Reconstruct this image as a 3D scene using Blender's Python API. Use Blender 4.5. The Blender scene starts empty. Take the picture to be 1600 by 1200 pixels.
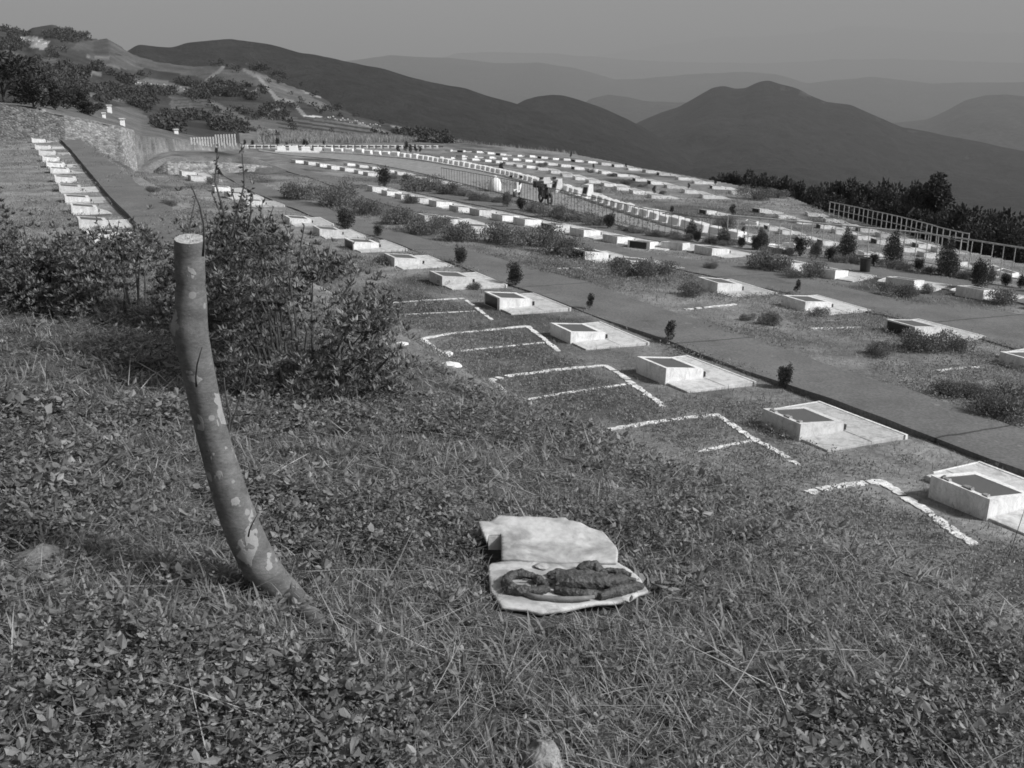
import bpy, bmesh, math, random
import numpy as np
from mathutils import Vector, Matrix, noise as mnoise

# ------------------------------------------------------------------ camera, sky, sun
SC = bpy.context.scene
COL = SC.collection
FPX = 1600.0
PITCH = math.radians(17.5)
CP, SP = math.cos(PITCH), math.sin(PITCH)
cd = bpy.data.cameras.new('camera')
cam = bpy.data.objects.new('camera', cd); COL.objects.link(cam)
cam.rotation_euler = (math.pi / 2 - PITCH, 0, 0)
cd.sensor_width = 36.0; cd.lens = 36.0 * FPX / 1600.0
cd.clip_start = 0.05; cd.clip_end = 60000
SC.camera = cam

SUN_AZ, SUN_EL = math.radians(104), math.radians(37)      # azimuth clockwise from +Y
sd = bpy.data.lights.new('sun', 'SUN'); sun = bpy.data.objects.new('sun', sd); COL.objects.link(sun)
sd.energy = 2.9; sd.angle = math.radians(8.0)   # hazy sun; sd.color = (1, 1, 1)
sdir = Vector((math.sin(SUN_AZ) * math.cos(SUN_EL), math.cos(SUN_AZ) * math.cos(SUN_EL), math.sin(SUN_EL)))
sun.rotation_euler = sdir.to_track_quat('Z', 'Y').to_euler()

W = bpy.data.worlds.new('World'); SC.world = W; W.use_nodes = True
nt = W.node_tree; nt.nodes.clear()
sky = nt.nodes.new('ShaderNodeTexSky'); sky.sky_type = 'NISHITA'; sky.sun_disc = False
sky.sun_elevation = SUN_EL; sky.sun_rotation = SUN_AZ
sky.air_density = 1.0; sky.dust_density = 2.5; sky.ozone_density = 1.0
bw = nt.nodes.new('ShaderNodeRGBToBW')                    # the photograph is black and white
bg = nt.nodes.new('ShaderNodeBackground'); bg.inputs[1].default_value = 0.066
wo = nt.nodes.new('ShaderNodeOutputWorld')
nt.links.new(sky.outputs[0], bw.inputs[0]); nt.links.new(bw.outputs[0], bg.inputs[0]); nt.links.new(bg.outputs[0], wo.inputs[0])

SC.view_settings.view_transform = 'Standard'; SC.view_settings.look = 'None'
SC.view_settings.exposure = 0.92; SC.view_settings.gamma = 1.0
SC.render.engine = 'CYCLES'
SC.cycles.use_denoising = True
SC.cycles.max_bounces = 5; SC.cycles.diffuse_bounces = 2; SC.cycles.glossy_bounces = 1
SC.cycles.transmission_bounces = 2; SC.cycles.volume_bounces = 0; SC.cycles.transparent_max_bounces = 4
SC.cycles.pixel_filter_type = 'BLACKMAN_HARRIS'; SC.cycles.filter_width = 1.7
HAZE_DENS, HAZE_COL = 1.9e-4, 0.56

RNG = np.random.default_rng(7)
rnd = random.Random(11)

# ------------------------------------------------------------------ helpers
def ray(px, py):
    a = (px - 800.0) / FPX; b = (600.0 - py) / FPX
    return a, CP + b * SP, -SP + b * CP

def props(o, label=None, cat=None, group=None, kind=None):
    if label: o['label'] = label
    if cat: o['category'] = cat
    if group: o['group'] = group
    if kind: o['kind'] = kind
    return o

def empty(name, loc=(0, 0, 0), rz=0.0, scale=1.0):
    o = bpy.data.objects.new(name, None); COL.objects.link(o)
    o.location = loc; o.rotation_euler = (0, 0, rz); o.scale = (scale,) * 3 if not hasattr(scale, '__len__') else scale
    o.empty_display_size = 0.1
    return o

def link_mesh(name, me, mat=None, parent=None):
    o = bpy.data.objects.new(name, me); COL.objects.link(o)
    if mat and not me.materials: me.materials.append(mat)
    if parent is not None: o.parent = parent
    return o

def copy_tree(o, parent=None):
    c = o.copy(); COL.objects.link(c)
    if parent is not None: c.parent = parent
    for ch in list(o.children): copy_tree(ch, c)
    return c

def np_mesh(name, V, F, mat=None, parent=None, tone=None, smooth=False):
    """V (n,3); F list of arrays of equal-width faces (m,k)"""
    if not isinstance(F, (list, tuple)): F = [F]
    me = bpy.data.meshes.new(name)
    V = np.asarray(V, dtype=np.float32)
    me.vertices.add(len(V)); me.vertices.foreach_set('co', V.ravel())
    nl = sum(f.size for f in F); nf = sum(len(f) for f in F)
    me.loops.add(nl); me.polygons.add(nf)
    vi = np.concatenate([f.ravel() for f in F]).astype(np.int32)
    tot = np.concatenate([np.full(len(f), f.shape[1]) for f in F])
    st = np.concatenate([[0], np.cumsum(tot)[:-1]]).astype(np.int32)
    me.loops.foreach_set('vertex_index', vi)
    me.polygons.foreach_set('loop_start', st)
    me.polygons.foreach_set('use_smooth', np.full(nf, smooth))
    me.update(calc_edges=True)
    if tone is not None:
        a = me.attributes.new('tone', 'FLOAT', 'POINT'); a.data.foreach_set('value', np.asarray(tone, dtype=np.float32))
    return link_mesh(name, me, mat, parent)

class MB:
    def __init__(s): s.v = []; s.f = []
    def add(s, vs, fs):
        b = len(s.v); s.v += [tuple(v) for v in vs]; s.f += [tuple(b + i for i in f) for f in fs]; return s
    def hexa(s, p):   # 8 points: bottom 4 (ccw), top 4
        return s.add(p, [(3, 2, 1, 0), (4, 5, 6, 7), (0, 1, 5, 4), (1, 2, 6, 5), (2, 3, 7, 6), (3, 0, 4, 7)])
    def box(s, x0, x1, y0, y1, z0, z1):
        return s.hexa([(x0, y0, z0), (x1, y0, z0), (x1, y1, z0), (x0, y1, z0), (x0, y0, z1), (x1, y0, z1), (x1, y1, z1), (x0, y1, z1)])
    def tube(s, pts, rad, n=8, caps=True):
        pts = [Vector(p) for p in pts]
        if not hasattr(rad, '__len__'): rad = [rad] * len(pts)
        rings = []; ref = None
        for i, p in enumerate(pts):
            t = (pts[min(i + 1, len(pts) - 1)] - pts[max(i - 1, 0)]).normalized()
            if ref is None: ref = t.orthogonal().normalized()
            ref = (ref - t * ref.dot(t)).normalized(); bb = t.cross(ref)
            rings.append([p + (ref * math.cos(2 * math.pi * k / n) + bb * math.sin(2 * math.pi * k / n)) * rad[i] for k in range(n)])
        vs = [v for r in rings for v in r]; fs = []
        for i in range(len(pts) - 1):
            for k in range(n):
                fs.append((i * n + k, i * n + (k + 1) % n, (i + 1) * n + (k + 1) % n, (i + 1) * n + k))
        if caps: fs += [tuple(range(n - 1, -1, -1)), tuple((len(pts) - 1) * n + k for k in range(n))]
        return s.add(vs, fs)
    def build(s, name, mat=None, parent=None, bevel=0, smooth=False, link=True):
        me = bpy.data.meshes.new(name); me.from_pydata([tuple(v) for v in s.v], [], s.f); me.update()
        if bevel:
            bm = bmesh.new(); bm.from_mesh(me)
            bmesh.ops.bevel(bm, geom=bm.edges[:] , offset=bevel, segments=2, affect='EDGES', profile=0.6)
            bm.to_mesh(me); bm.free()
        if smooth: me.polygons.foreach_set('use_smooth', [True] * len(me.polygons))
        return link_mesh(name, me, mat, parent)

# numpy value noise
_perm = RNG.permutation(4096)
_val = RNG.random(4096)
def vnoise(x, y, seed=0):
    xi = np.floor(x).astype(np.int64); yi = np.floor(y).astype(np.int64)
    fx = x - xi; fy = y - yi; fx = fx * fx * (3 - 2 * fx); fy = fy * fy * (3 - 2 * fy)
    def h(a, b): return _val[_perm[(_perm[(a + seed * 57) & 4095] + b) & 4095]]
    return (h(xi, yi) * (1 - fx) + h(xi + 1, yi) * fx) * (1 - fy) + (h(xi, yi + 1) * (1 - fx) + h(xi + 1, yi + 1) * fx) * fy
def fbm(x, y, oct=4, seed=0):
    s = 0; a = 0.5; t = 0
    for o in range(oct):
        s = s + a * vnoise(x * 2 ** o + 13.7 * o, y * 2 ** o + 7.1 * o, seed + o); t += a; a *= 0.5
    return s / t          # 0..1
def sstep(a, b, x):
    t = np.clip((x - a) / (b - a), 0, 1); return t * t * (3 - 2 * t)

# ------------------------------------------------------------------ materials (all grey: the photograph is monochrome)
def new_mat(name, rough=0.85, spec=0.25):
    m = bpy.data.materials.new(name); m.use_nodes = True
    b = m.node_tree.nodes['Principled BSDF']
    b.inputs['Roughness'].default_value = rough; b.inputs['Specular IOR Level'].default_value = spec
    return m, m.node_tree, b
def ramp(nt, src, p0, v0, p1, v1):
    r = nt.nodes.new('ShaderNodeMapRange'); r.inputs[1].default_value = p0; r.inputs[2].default_value = p1
    r.inputs[3].default_value = v0; r.inputs[4].default_value = v1; r.clamp = True
    nt.links.new(src, r.inputs[0]); return r.outputs[0]
def math_n(nt, op, a, b=None):
    n = nt.nodes.new('ShaderNodeMath'); n.operation = op
    for i, s in enumerate((a, b)):
        if s is None: continue
        if isinstance(s, (int, float)): n.inputs[i].default_value = s
        else: nt.links.new(s, n.inputs[i])
    return n.outputs[0]
def noise_n(nt, scale, detail=4, rough=0.55, vec=None, stretch=None, dist=0):
    n = nt.nodes.new('ShaderNodeTexNoise'); n.inputs['Scale'].default_value = scale
    n.inputs['Detail'].default_value = detail; n.inputs['Roughness'].default_value = rough; n.inputs['Distortion'].default_value = dist
    if vec is None:
        g = nt.nodes.new('ShaderNodeNewGeometry'); vec = g.outputs['Position']
    if stretch:
        mp = nt.nodes.new('ShaderNodeMapping'); mp.inputs['Scale'].default_value = stretch; nt.links.new(vec, mp.inputs[0]); vec = mp.outputs[0]
    nt.links.new(vec, n.inputs['Vector']); return n.outputs['Fac']
def bump(nt, bsdf, h, strength, dist):
    b = nt.nodes.new('ShaderNodeBump'); b.inputs['Strength'].default_value = strength; b.inputs['Distance'].default_value = dist
    nt.links.new(h, b.inputs['Height']); nt.links.new(b.outputs[0], bsdf.inputs['Normal'])
def grey_mat(name, base, var=0.3, scale=5, rough=0.85, spec=0.25, bmp=0.0, bdist=0.01, fine=None, tone=False, two_sided=False, obj=False, stretch=None):
    m, nt, b = new_mat(name, rough, spec)
    vec = None
    if obj:
        tc = nt.nodes.new('ShaderNodeTexCoord'); vec = tc.outputs['Object']
        oi = nt.nodes.new('ShaderNodeObjectInfo')
        ad = nt.nodes.new('ShaderNodeVectorMath'); ad.operation = 'ADD'; nt.links.new(vec, ad.inputs[0])
        sc = math_n(nt, 'MULTIPLY', oi.outputs['Random'], 37.0); nt.links.new(sc, ad.inputs[1]); vec = ad.outputs[0]
    n = noise_n(nt, scale, 5, 0.6, vec, stretch)
    c = ramp(nt, n, 0.3, base * (1 - var), 0.7, base * (1 + var))
    if fine:
        n2 = noise_n(nt, fine, 3, 0.6, vec, stretch); c = math_n(nt, 'MULTIPLY', c, ramp(nt, n2, 0.3, 0.72, 0.7, 1.28))
    if tone:
        a = nt.nodes.new('ShaderNodeAttribute'); a.attribute_name = 'tone'; c = math_n(nt, 'MULTIPLY', c, a.outputs['Fac'])
    cc = nt.nodes.new('ShaderNodeCombineColor')
    for i in range(3): nt.links.new(c, cc.inputs[i])
    nt.links.new(cc.outputs[0], b.inputs['Base Color'])
    if bmp: bump(nt, b, noise_n(nt, fine or scale * 4, 4, 0.6, vec, stretch), bmp, bdist)
    return m
def leaf_mat(name, base, rough=0.55, trans=0.25, spec=0.3):
    m, nt, b = new_mat(name, rough, spec)
    a = nt.nodes.new('ShaderNodeAttribute'); a.attribute_name = 'tone'
    c = math_n(nt, 'MULTIPLY', a.outputs['Fac'], base)
    cc = nt.nodes.new('ShaderNodeCombineColor')
    for i in range(3): nt.links.new(c, cc.inputs[i])
    nt.links.new(cc.outputs[0], b.inputs['Base Color'])
    t = nt.nodes.new('ShaderNodeBsdfTranslucent'); nt.links.new(cc.outputs[0], t.inputs[0])
    mx = nt.nodes.new('ShaderNodeMixShader'); mx.inputs[0].default_value = trans
    nt.links.new(b.outputs[0], mx.inputs[1]); nt.links.new(t.outputs[0], mx.inputs[2])
    nt.links.new(mx.outputs[0], nt.nodes['Material Output'].inputs[0])
    return m

M = {}
M['ground'] = grey_mat('ground_soil', 1.0, 0.35, 1.3, 0.95, 0.1, 0.7, 0.03, fine=11, tone=True)
M['path'] = grey_mat('path_concrete', 0.138, 0.2, 0.9, 0.9, 0.2, 0.12, 0.004, fine=22)
def add_seams(m, us):
    nt = m.node_tree; b = nt.nodes['Principled BSDF']; cc = b.inputs['Base Color'].links[0].from_node; src = cc.inputs[0].links[0].from_socket
    g = nt.nodes.new('ShaderNodeNewGeometry'); sx = nt.nodes.new('ShaderNodeSeparateXYZ'); nt.links.new(g.outputs['Position'], sx.inputs[0])
    a_ = math.radians(27.4); u = math_n(nt, 'ADD', math_n(nt, 'MULTIPLY', sx.outputs[0], -math.sin(a_)), math_n(nt, 'MULTIPLY', sx.outputs[1], math.cos(a_)))
    u = math_n(nt, 'ADD', u, math_n(nt, 'MULTIPLY', noise_n(nt, 3.0, 3, .6), .10))
    for k in us:
        d = math_n(nt, 'ABSOLUTE', math_n(nt, 'SUBTRACT', u, k)); src = math_n(nt, 'MULTIPLY', src, ramp(nt, d, .012, .35, .035, 1.0))
    st = ramp(nt, noise_n(nt, 1.7, 5, .65), .62, 1.0, .72, .72); src = math_n(nt, 'MULTIPLY', src, st)
    pl = ramp(nt, noise_n(nt, 4.5, 2, .5), .70, 1.0, .74, 1.35); src = math_n(nt, 'MULTIPLY', src, pl)
    for i in range(3): nt.links.new(src, cc.inputs[i])
add_seams(M['path'], (9.2, 15.3, 21.8, 28.5, 36., 44.))
M['road'] = grey_mat('road_concrete', 0.24, 0.08, 0.3, 0.9, 0.2, 0.1, 0.004, fine=3)
M['grass'] = leaf_mat('grass_blade', 0.22, 0.6, 0.3)
M['weed'] = leaf_mat('weed_leaf', 0.18, 0.5, 0.25, 0.4)
M['straw'] = leaf_mat('dry_straw', 0.42, 0.7, 0.15)
M['lawn'] = leaf_mat('lawn_blade', 0.27, 0.7, 0.3)
M['azalea'] = leaf_mat('azalea_leaf', 0.155, 0.5, 0.2, 0.35)
M['conifer'] = leaf_mat('conifer_leaf', 0.05, 0.7, 0.1)
M['treeleaf'] = leaf_mat('tree_leaf', 0.045, 0.6, 0.2)
M['woodleaf'] = leaf_mat('far_wood_leaf', 0.06, 0.8, 0.1)
M['stem'] = grey_mat('shrub_stem', 0.09, 0.4, 30, 0.9)
M['twig'] = grey_mat('dark_twig', 0.055, 0.4, 60, 0.8)
M['straw_line'] = grey_mat('whitewash_line', 0.66, 0.38, 11, 0.9, 0.2, 0.4, 0.01, fine=30)
M['metal'] = grey_mat('rail_paint', 0.46, 0.25, 8, 0.5, 0.4)
M['dark_metal'] = grey_mat('dark_rail_paint', 0.12, 0.3, 8, 0.5, 0.4)
M['white'] = grey_mat('white_paint', 0.76, 0.12, 5, 0.7, 0.3, obj=True)
M['black'] = grey_mat('black_rubber', 0.025, 0.3, 20, 0.6, 0.4)
M['plaque'] = grey_mat('granite_plaque', 0.085, 0.15, 30, 0.42, 0.45, obj=True, fine=160)
M['darkplaque'] = grey_mat('dark_back_plaque', 0.022, 0.2, 30, 0.35, 0.5, obj=True)
M['rock'] = grey_mat('pale_rock', 0.27, 0.4, 14, 0.95, 0.2, 0.6, 0.01, fine=90)
M['mossrock'] = grey_mat('mossy_rock', 0.14, 0.35, 12, 0.95, 0.2, 0.6, 0.01, fine=90)
M['stonewall'] = None
M['mount'] = None

def marble(name, base, stain):
    m, nt, b = new_mat(name, 0.6, 0.35)
    tc = nt.nodes.new('ShaderNodeTexCoord'); oi = nt.nodes.new('ShaderNodeObjectInfo')
    ad = nt.nodes.new('ShaderNodeVectorMath'); ad.operation = 'ADD'; nt.links.new(tc.outputs['Object'], ad.inputs[0])
    nt.links.new(math_n(nt, 'MULTIPLY', oi.outputs['Random'], 53.0), ad.inputs[1]); vec = ad.outputs[0]
    n1 = noise_n(nt, 5, 6, 0.65, vec, (1, 1, 0.45), 1.2)
    n2 = noise_n(nt, 40, 4, 0.6, vec, (1, 1, 0.3))
    c = ramp(nt, n1, 0.32, base * (1 - stain), 0.55, base)
    c = math_n(nt, 'MULTIPLY', c, ramp(nt, n2, 0.3, 0.86, 0.6, 1.0))
    vein = math_n(nt, 'ABSOLUTE', math_n(nt, 'SUBTRACT', noise_n(nt, 3.2, 5, 0.6, vec, None, 2.0), 0.5))
    c = math_n(nt, 'MULTIPLY', c, ramp(nt, vein, 0.0, 0.80, 0.03, 1.0))
    c = math_n(nt, 'MULTIPLY', c, ramp(nt, oi.outputs['Random'], 0, 0.74, .7, 1.03))
    cc = nt.nodes.new('ShaderNodeCombineColor')
    for i in range(3): nt.links.new(c, cc.inputs[i])
    nt.links.new(cc.outputs[0], b.inputs['Base Color'])
    bump(nt, b, n2, 0.15, 0.003)
    return m
M['marble'] = marble('white_marble', 0.80, 0.30)
M['marble_slab'] = marble('weathered_marble_slab', 0.62, 0.40)

# ------------------------------------------------------------------ terrain functions
AZ = math.radians(27.4)
UX, UY = -math.sin(AZ), math.cos(AZ); VX, VY = math.cos(AZ), math.sin(AZ)
def uv(x, y): return x * UX + y * UY, x * VX + y * VY
def xy(u, v): return u * UX + v * VX, u * UY + v * VY
Z0 = -5.0 + .018 * 10.4 + .05 * 9.4
def plane_z(x, y):
    u, v = uv(x, y); return Z0 - .018 * u - .05 * v
def plane_hit(px, py):
    x, y, z = ray(px, py); u, v = uv(x, y); t = Z0 / (z + .018 * u + .05 * v); return x * t, y * t, z * t

# far edge of the cemetery, by azimuth: list (theta, r, z, hillside flag)
EDGE_PX = [(420, 226.5), (560, 224.5), (680, 222), (760, 226), (880, 238), (1000, 262), (1100, 279), (1200, 299), (1245, 311), (1290, 331), (1360, 350), (1480, 385), (1600, 412), (1750, 450)]
eth, er = [], []
for p in EDGE_PX:
    x, y, z = plane_hit(*p); eth.append(math.atan2(x, y)); er.append(math.hypot(x, y))
# left part: foot of the stone wall, about 54 m away, running out to the white picket fence
for p, rr in [(-260, 66.5), (0, 62.5), (100, 61.), (190, 61.), (250, 68.), (330, 84.), (380, 92.)][::-1]:
    x, y, z = ray(p[0] if hasattr(p, '__len__') else p, 222); eth.insert(0, math.atan2(x, y)); er.insert(0, rr)
eth = [-math.pi, -1.4] + eth + [1.3, math.pi]; er = [30., 35.] + er + [22., 22.]
def edge_r(th): return np.interp(th, eth, er)
# row (image height as seen from the camera hill) at which the ground beyond the edge starts
def th_of(px, py=150.):
    x, y, z = ray(px, py); return math.atan2(x, y)
def tan_of(px, py):
    x, y, z = ray(px, py); return z / math.hypot(x, y)

HS_TOP = [(-260, 166, -5, 420), (0, 163, 37, 430), (20, 165, 39, 430), (50, 168, 51, 440), (65, 171, 43, 440), (95, 178, 38, 440), (130, 187, 47, 430), (155, 195, 60, 420), (180, 204, 60, 410),
          (215, 214, 85, 400), (250, 217, 96, 390), (300, 221, 103, 380), (350, 224, 102, 370), (400, 226, 108, 360), (450, 225, 132, 350), (500, 224, 150, 330), (525, 224, 166, 320),
          (560, 224, 183, 300), (600, 223, 192, 280), (650, 222.5, 200, 250), (700, 222.5, 214, 180), (760, 226, 224, 140)]
h_th = [th_of(a[0]) for a in HS_TOP]; h_t0 = [tan_of(a[0], a[1]) for a in HS_TOP]; h_t1 = [tan_of(a[0], a[2]) for a in HS_TOP]; h_R = [a[3] for a in HS_TOP]
TH_HILL = th_of(740)

CREST = [(-30, 22), (-12, 13), (-4.8, 10.0), (-2.5, 9.1), (-1.1, 7.55), (.4, 5.75), (1.2, 4.55), (1.9, 3.6), (3.85, 1.45), (7, -1.7), (14, -9)]
def crest_d(x, y):
    best = np.full(np.shape(x), 1e9); sg = np.ones(np.shape(x))
    for (ax, ay), (bx, by) in zip(CREST[:-1], CREST[1:]):
        dx, dy = bx - ax, by - ay; L = dx * dx + dy * dy
        t = np.clip(((x - ax) * dx + (y - ay) * dy) / L, 0, 1)
        d = np.hypot(x - ax - t * dx, y - ay - t * dy)
        s = np.sign((x - ax) * (-dy) + (y - ay) * dx)  # positive beyond the crest
        m = d < best; best = np.where(m, d, best); sg = np.where(m, s, sg)
    return best * sg

def H(x, y, far=True):
    x = np.asarray(x, float); y = np.asarray(y, float)
    u, v = uv(x, y); r = np.hypot(x, y); th = np.arctan2(x, y)
    z = Z0 - .018 * u - .05 * v
    # higher terrace to the left (graves beside the upper path)
    w = 1 - sstep(5.3, 7.0, v + 0.35 * (fbm(u * .2, v * .2, 2, 3) - .5))
    z = z * (1 - w) + w * (-4.0 + 0.0 * u)
    # low rock-faced step in the lawn behind the first row
    st = sstep(61.5, 62.3, u + 0.5 * (v - 9) * .1) * (1 - sstep(64, 90, u)) * sstep(7.6, 10.5, v) * (1 - sstep(14.5, 17.5, v))
    z = z + st * 0.75
    er_ = edge_r(th)
    # beyond the edge
    hill = 1 - sstep(TH_HILL - .03, TH_HILL + .02, th)
    t0 = np.interp(th, h_th, h_t0); t1 = np.interp(th, h_th, h_t1); R = np.interp(th, h_th, h_R)
    s = np.clip((r - er_) / (R - er_), 0, 1.0)
    amp = np.clip(t1 - t0, 0.01, 1) 
    prof = s ** 0.8
    nn = (fbm(x / 45., y / 45., 4, 21) - .5) * 0.30 * np.sin(np.pi * s) 
    zh = r * (t0 + (t1 - t0) * np.clip(prof + nn, 0, 1))
    zh = np.where(r > R, R * t1 - (r - R) * .45, zh)
    drop = -(np.clip(r - er_, 0, None)) * .42 - 0.3 * sstep(0, 3, r - er_)
    zd = np.maximum(z + drop, -260 - .01 * r)
    zb = zh * hill + zd * (1 - hill)
    z = np.where(r > er_, np.where(hill > 0.001, zb, zd), z)
    z = np.maximum(z, -400.)
    # mound in the foreground
    d = crest_d(x, y)
    m = -1.5 - .08 * y - .10 * x
    m = m - 0.78 * np.log1p(np.exp(np.clip(d * 2.6 - .6, -30, 30))) / 2.6
    m = m + .07 * (fbm(x * 1.1, y * 1.1, 3, 5) - .5) + .05 * (fbm(x * 4, y * 4, 2, 9) - .5)
    k = .25
    mz = np.maximum(m, z) + k * np.exp(-np.abs(m - z) / k) * .35
    lawn = .035 * (fbm(x * .6, y * .6, 3, 31) - .5)
    z = np.where((r < 40) | (y < 0), mz, z)
    z = z + np.where((r < er_), lawn, 0)
    return z
def h1(x, y): return float(H(np.array([x]), np.array([y]))[0])

_T = np.concatenate([np.arange(.8, 12, .03), np.arange(12, 60, .06), np.arange(60, 130, .15), np.arange(130, 600, 1.0)])
def at(px, py, dz=0.0):
    x, y, z = ray(px, py)
    g = z * _T - H(x * _T, y * _T) - dz
    i = np.argmax(g < 0)
    if g[i] >= 0: i = len(_T) - 1
    i = max(i, 1); a, b = g[i - 1], g[i]; t = _T[i - 1] + (_T[i] - _T[i - 1]) * (a / (a - b + 1e-9))
    return Vector((x * t, y * t, z * t))
def onG(x, y, dz=0.): return Vector((x, y, h1(x, y) + dz))
def on_uv(u, v, dz=0.): x, y = xy(u, v); return onG(x, y, dz)

# ------------------------------------------------------------------ ground sheet
def in_poly(px, py, poly):
    c = np.zeros(px.shape, bool); n = len(poly)
    for i in range(n):
        x1, y1 = poly[i]; x2, y2 = poly[(i + 1) % n]
        m = ((y1 > py) != (y2 > py)) & (px < (x2 - x1) * (py - y1) / (y2 - y1 + 1e-9) + x1)
        c ^= m
    return c
def seg_d(px, py, pts):
    best = np.full(px.shape, 1e9)
    for (ax, ay), (bx, by) in zip(pts[:-1], pts[1:]):
        dx, dy = bx - ax, by - ay
        t = np.clip(((px - ax) * dx + (py - ay) * dy) / (dx * dx + dy * dy), 0, 1)
        best = np.minimum(best, np.hypot(px - ax - t * dx, py - ay - t * dy))
    return best
def project(x, y, z):
    f = y * CP - z * SP; f = np.where(f < .01, .01, f)
    return 800 + 1600 * x / f, 600 - 1600 * (y * SP + z * CP) / f

PATCHES, STRIPS = [], []
def make_ground():
    thd = np.radians(np.arange(-40, 40.01, .075)); thl = np.radians(np.arange(-180, -40, 4.)); thr = np.radians(np.arange(44., 180.1, 4.))
    th = np.concatenate([thl, thd, thr]); 
    r = [0.35]
    while r[-1] < 130: r.append(r[-1] * 1.0125)
    while r[-1] < 700: r.append(r[-1] * 1.016)
    while r[-1] < 26000: r.append(r[-1] * 1.12)
    r = np.array(r); TH, R = np.meshgrid(th, r)
    X = R * np.sin(TH); Y = R * np.cos(TH); Z = H(X, Y)
    n, k = R.shape
    idx = np.arange(n * k).reshape(n, k)
    F = np.stack([idx[:-1, :-1], idx[:-1, 1:], idx[1:, 1:], idx[1:, :-1]], -1).reshape(-1, 4)
    # centre cap
    V = np.stack([X, Y, Z], -1).reshape(-1, 3)
    V = np.vstack([V, [[0, 0, h1(0, 0)]]]); c = len(V) - 1
    Fc = np.stack([np.full(k - 1, c), idx[0, 1:], idx[0, :-1]], -1)
    # ground cover tone = its albedo
    x, y, z = V[:, 0], V[:, 1], V[:, 2]; rr = np.hypot(x, y); tht = np.arctan2(x, y)
    u, v = uv(x, y)
    lawn = .190 + .15 * (fbm(u * .35, v * .5, 4, 40) - .5) + .08 * (fbm(u * 1.7, v * 1.7, 3, 41) - .5)
    lawn = lawn - .085 * sstep(.56, .68, fbm(u * .22, v * .30, 3, 44))
    terr = (v < 5.3) & (u > 14)
    lawn = np.where(terr, .21 + .18 * (fbm(x * .10, y * 1.1, 4, 47) - .5), lawn)
    tone = lawn
    d = crest_d(x, y)
    mound = (d < 1.5) & (rr < 40)
    tone = np.where(mound, .07 + .04 * (fbm(x * 3, y * 3, 3, 50) - .5), tone)
    slope = (d >= 1.5) & (d < 4.2) & (rr < 25) & (v < 7.2)
    tone = np.where(slope, .12 + .06 * (fbm(x * 2, y * 2, 3, 51) - .5), tone)
    er_ = edge_r(tht); far = (rr > er_ + .1)
    fx, fy = project(x, y, z)
    wood = .05 + .07 * (fbm(x * .09, y * .09, 5, 60) - .5)
    t = np.where(far, wood, tone)
    hf = far & (rr < 520)
    def patch(poly, val, jit=2.0):
        PATCHES.append(poly)
        jx = (fbm(x * .08, y * .08, 3, 70) - .5) * 2 * jit * 3; jy = (fbm(x * .08, y * .08, 3, 71) - .5) * 2 * jit
        m = hf & in_poly(fx + jx, fy + jy, poly)
        nz = (1 + .9 * (fbm(x * .15, y * .15, 4, 72) - .5))
        val = val * 1.05; t[m] = val * nz[m] * (.75 + .5 * fbm(x[m] * .6, y[m] * .6, 3, 77))
    def strip(pts, w, val):
        STRIPS.append((pts, w))
        jy = (fbm(x * .1, y * .1, 2, 74) - .5) * 2
        m = hf & (seg_d(fx, fy + jy, pts) < w); t[m] = val * (1 + .5 * (fbm(x * .2, y * .2, 3, 73)[m] - .5))
    patch([(120, 66), (180, 60), (218, 88), (300, 103), (345, 104), (350, 112), (325, 124), (300, 118), (250, 112), (225, 104), (185, 84), (110, 76)], .085)
    patch([(130, 84), (200, 88), (228, 108), (200, 110), (150, 98)], .10)
    patch([(28, 58), (52, 56), (78, 66), (74, 77), (48, 75), (36, 66)], .30)
    patch([(330, 112), (355, 108), (385, 108), (400, 118), (420, 128), (400, 134), (350, 132)], .085)
    patch([(395, 110), (450, 126), (490, 152), (520, 168), (500, 176), (478, 162), (440, 156), (415, 132)], .11)
    patch([(462, 134), (492, 140), (517, 150), (500, 153), (478, 146)], .22)
    patch([(205, 122), (245, 124), (296, 136), (290, 143), (255, 146), (210, 132)], .13)
    patch([(142, 132), (180, 133), (180, 140), (146, 141)], .13)
    patch([(138, 110), (158, 112), (156, 119), (140, 118)], .13)
    patch([(28, 112), (50, 110), (80, 128), (82, 150), (60, 162), (44, 155), (46, 130)], .10, 3)
    patch([(8, 76), (34, 84), (30, 90), (10, 84)], .11)
    patch([(58, 92), (78, 90), (98, 103), (86, 105), (62, 98)], .11)
    patch([(132, 143), (165, 147), (195, 156), (190, 160), (150, 154), (134, 150)], .13)
    patch([(150, 166), (215, 168), (232, 186), (236, 204), (190, 206), (150, 190)], .10)
    patch([(60, 160), (150, 160), (240, 200), (320, 216), (330, 226), (190, 216), (0, 168), (0, 160)], .11)
    patch([(264, 150), (330, 156), (392, 186), (420, 206), (390, 216), (366, 196), (320, 180), (270, 170)], .10)
    patch([(400, 182), (480, 184), (560, 186), (610, 206), (640, 222), (420, 222), (395, 200)], .10)
    m = hf & in_poly(fx, fy, [(430, 184), (560, 186), (600, 208), (440, 212)]) & (np.sin((fy - .15 * fx) * 1.05) > .1); t[m] *= .42
    m = hf & in_poly(fx, fy, [(270, 152), (330, 158), (392, 188), (370, 196), (275, 172)]) & (np.sin((fy + .05 * fx) * 1.3) > .2); t[m] *= .5
    strip([(350, 104), (338, 114), (322, 126)], 2.6, .19)
    strip([(382, 108), (398, 118)], 3, .17); strip([(404, 120), (420, 140), (432, 154), (458, 160), (468, 172), (476, 181)], 2.6, .20)
    strip([(474, 181.5), (503, 182)], 1.3, .5); strip([(398, 194), (415, 201), (430, 204)], .9, .5)
    strip([(330, 160), (380, 184), (420, 205), (455, 220)], 2.5, .13)
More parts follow.
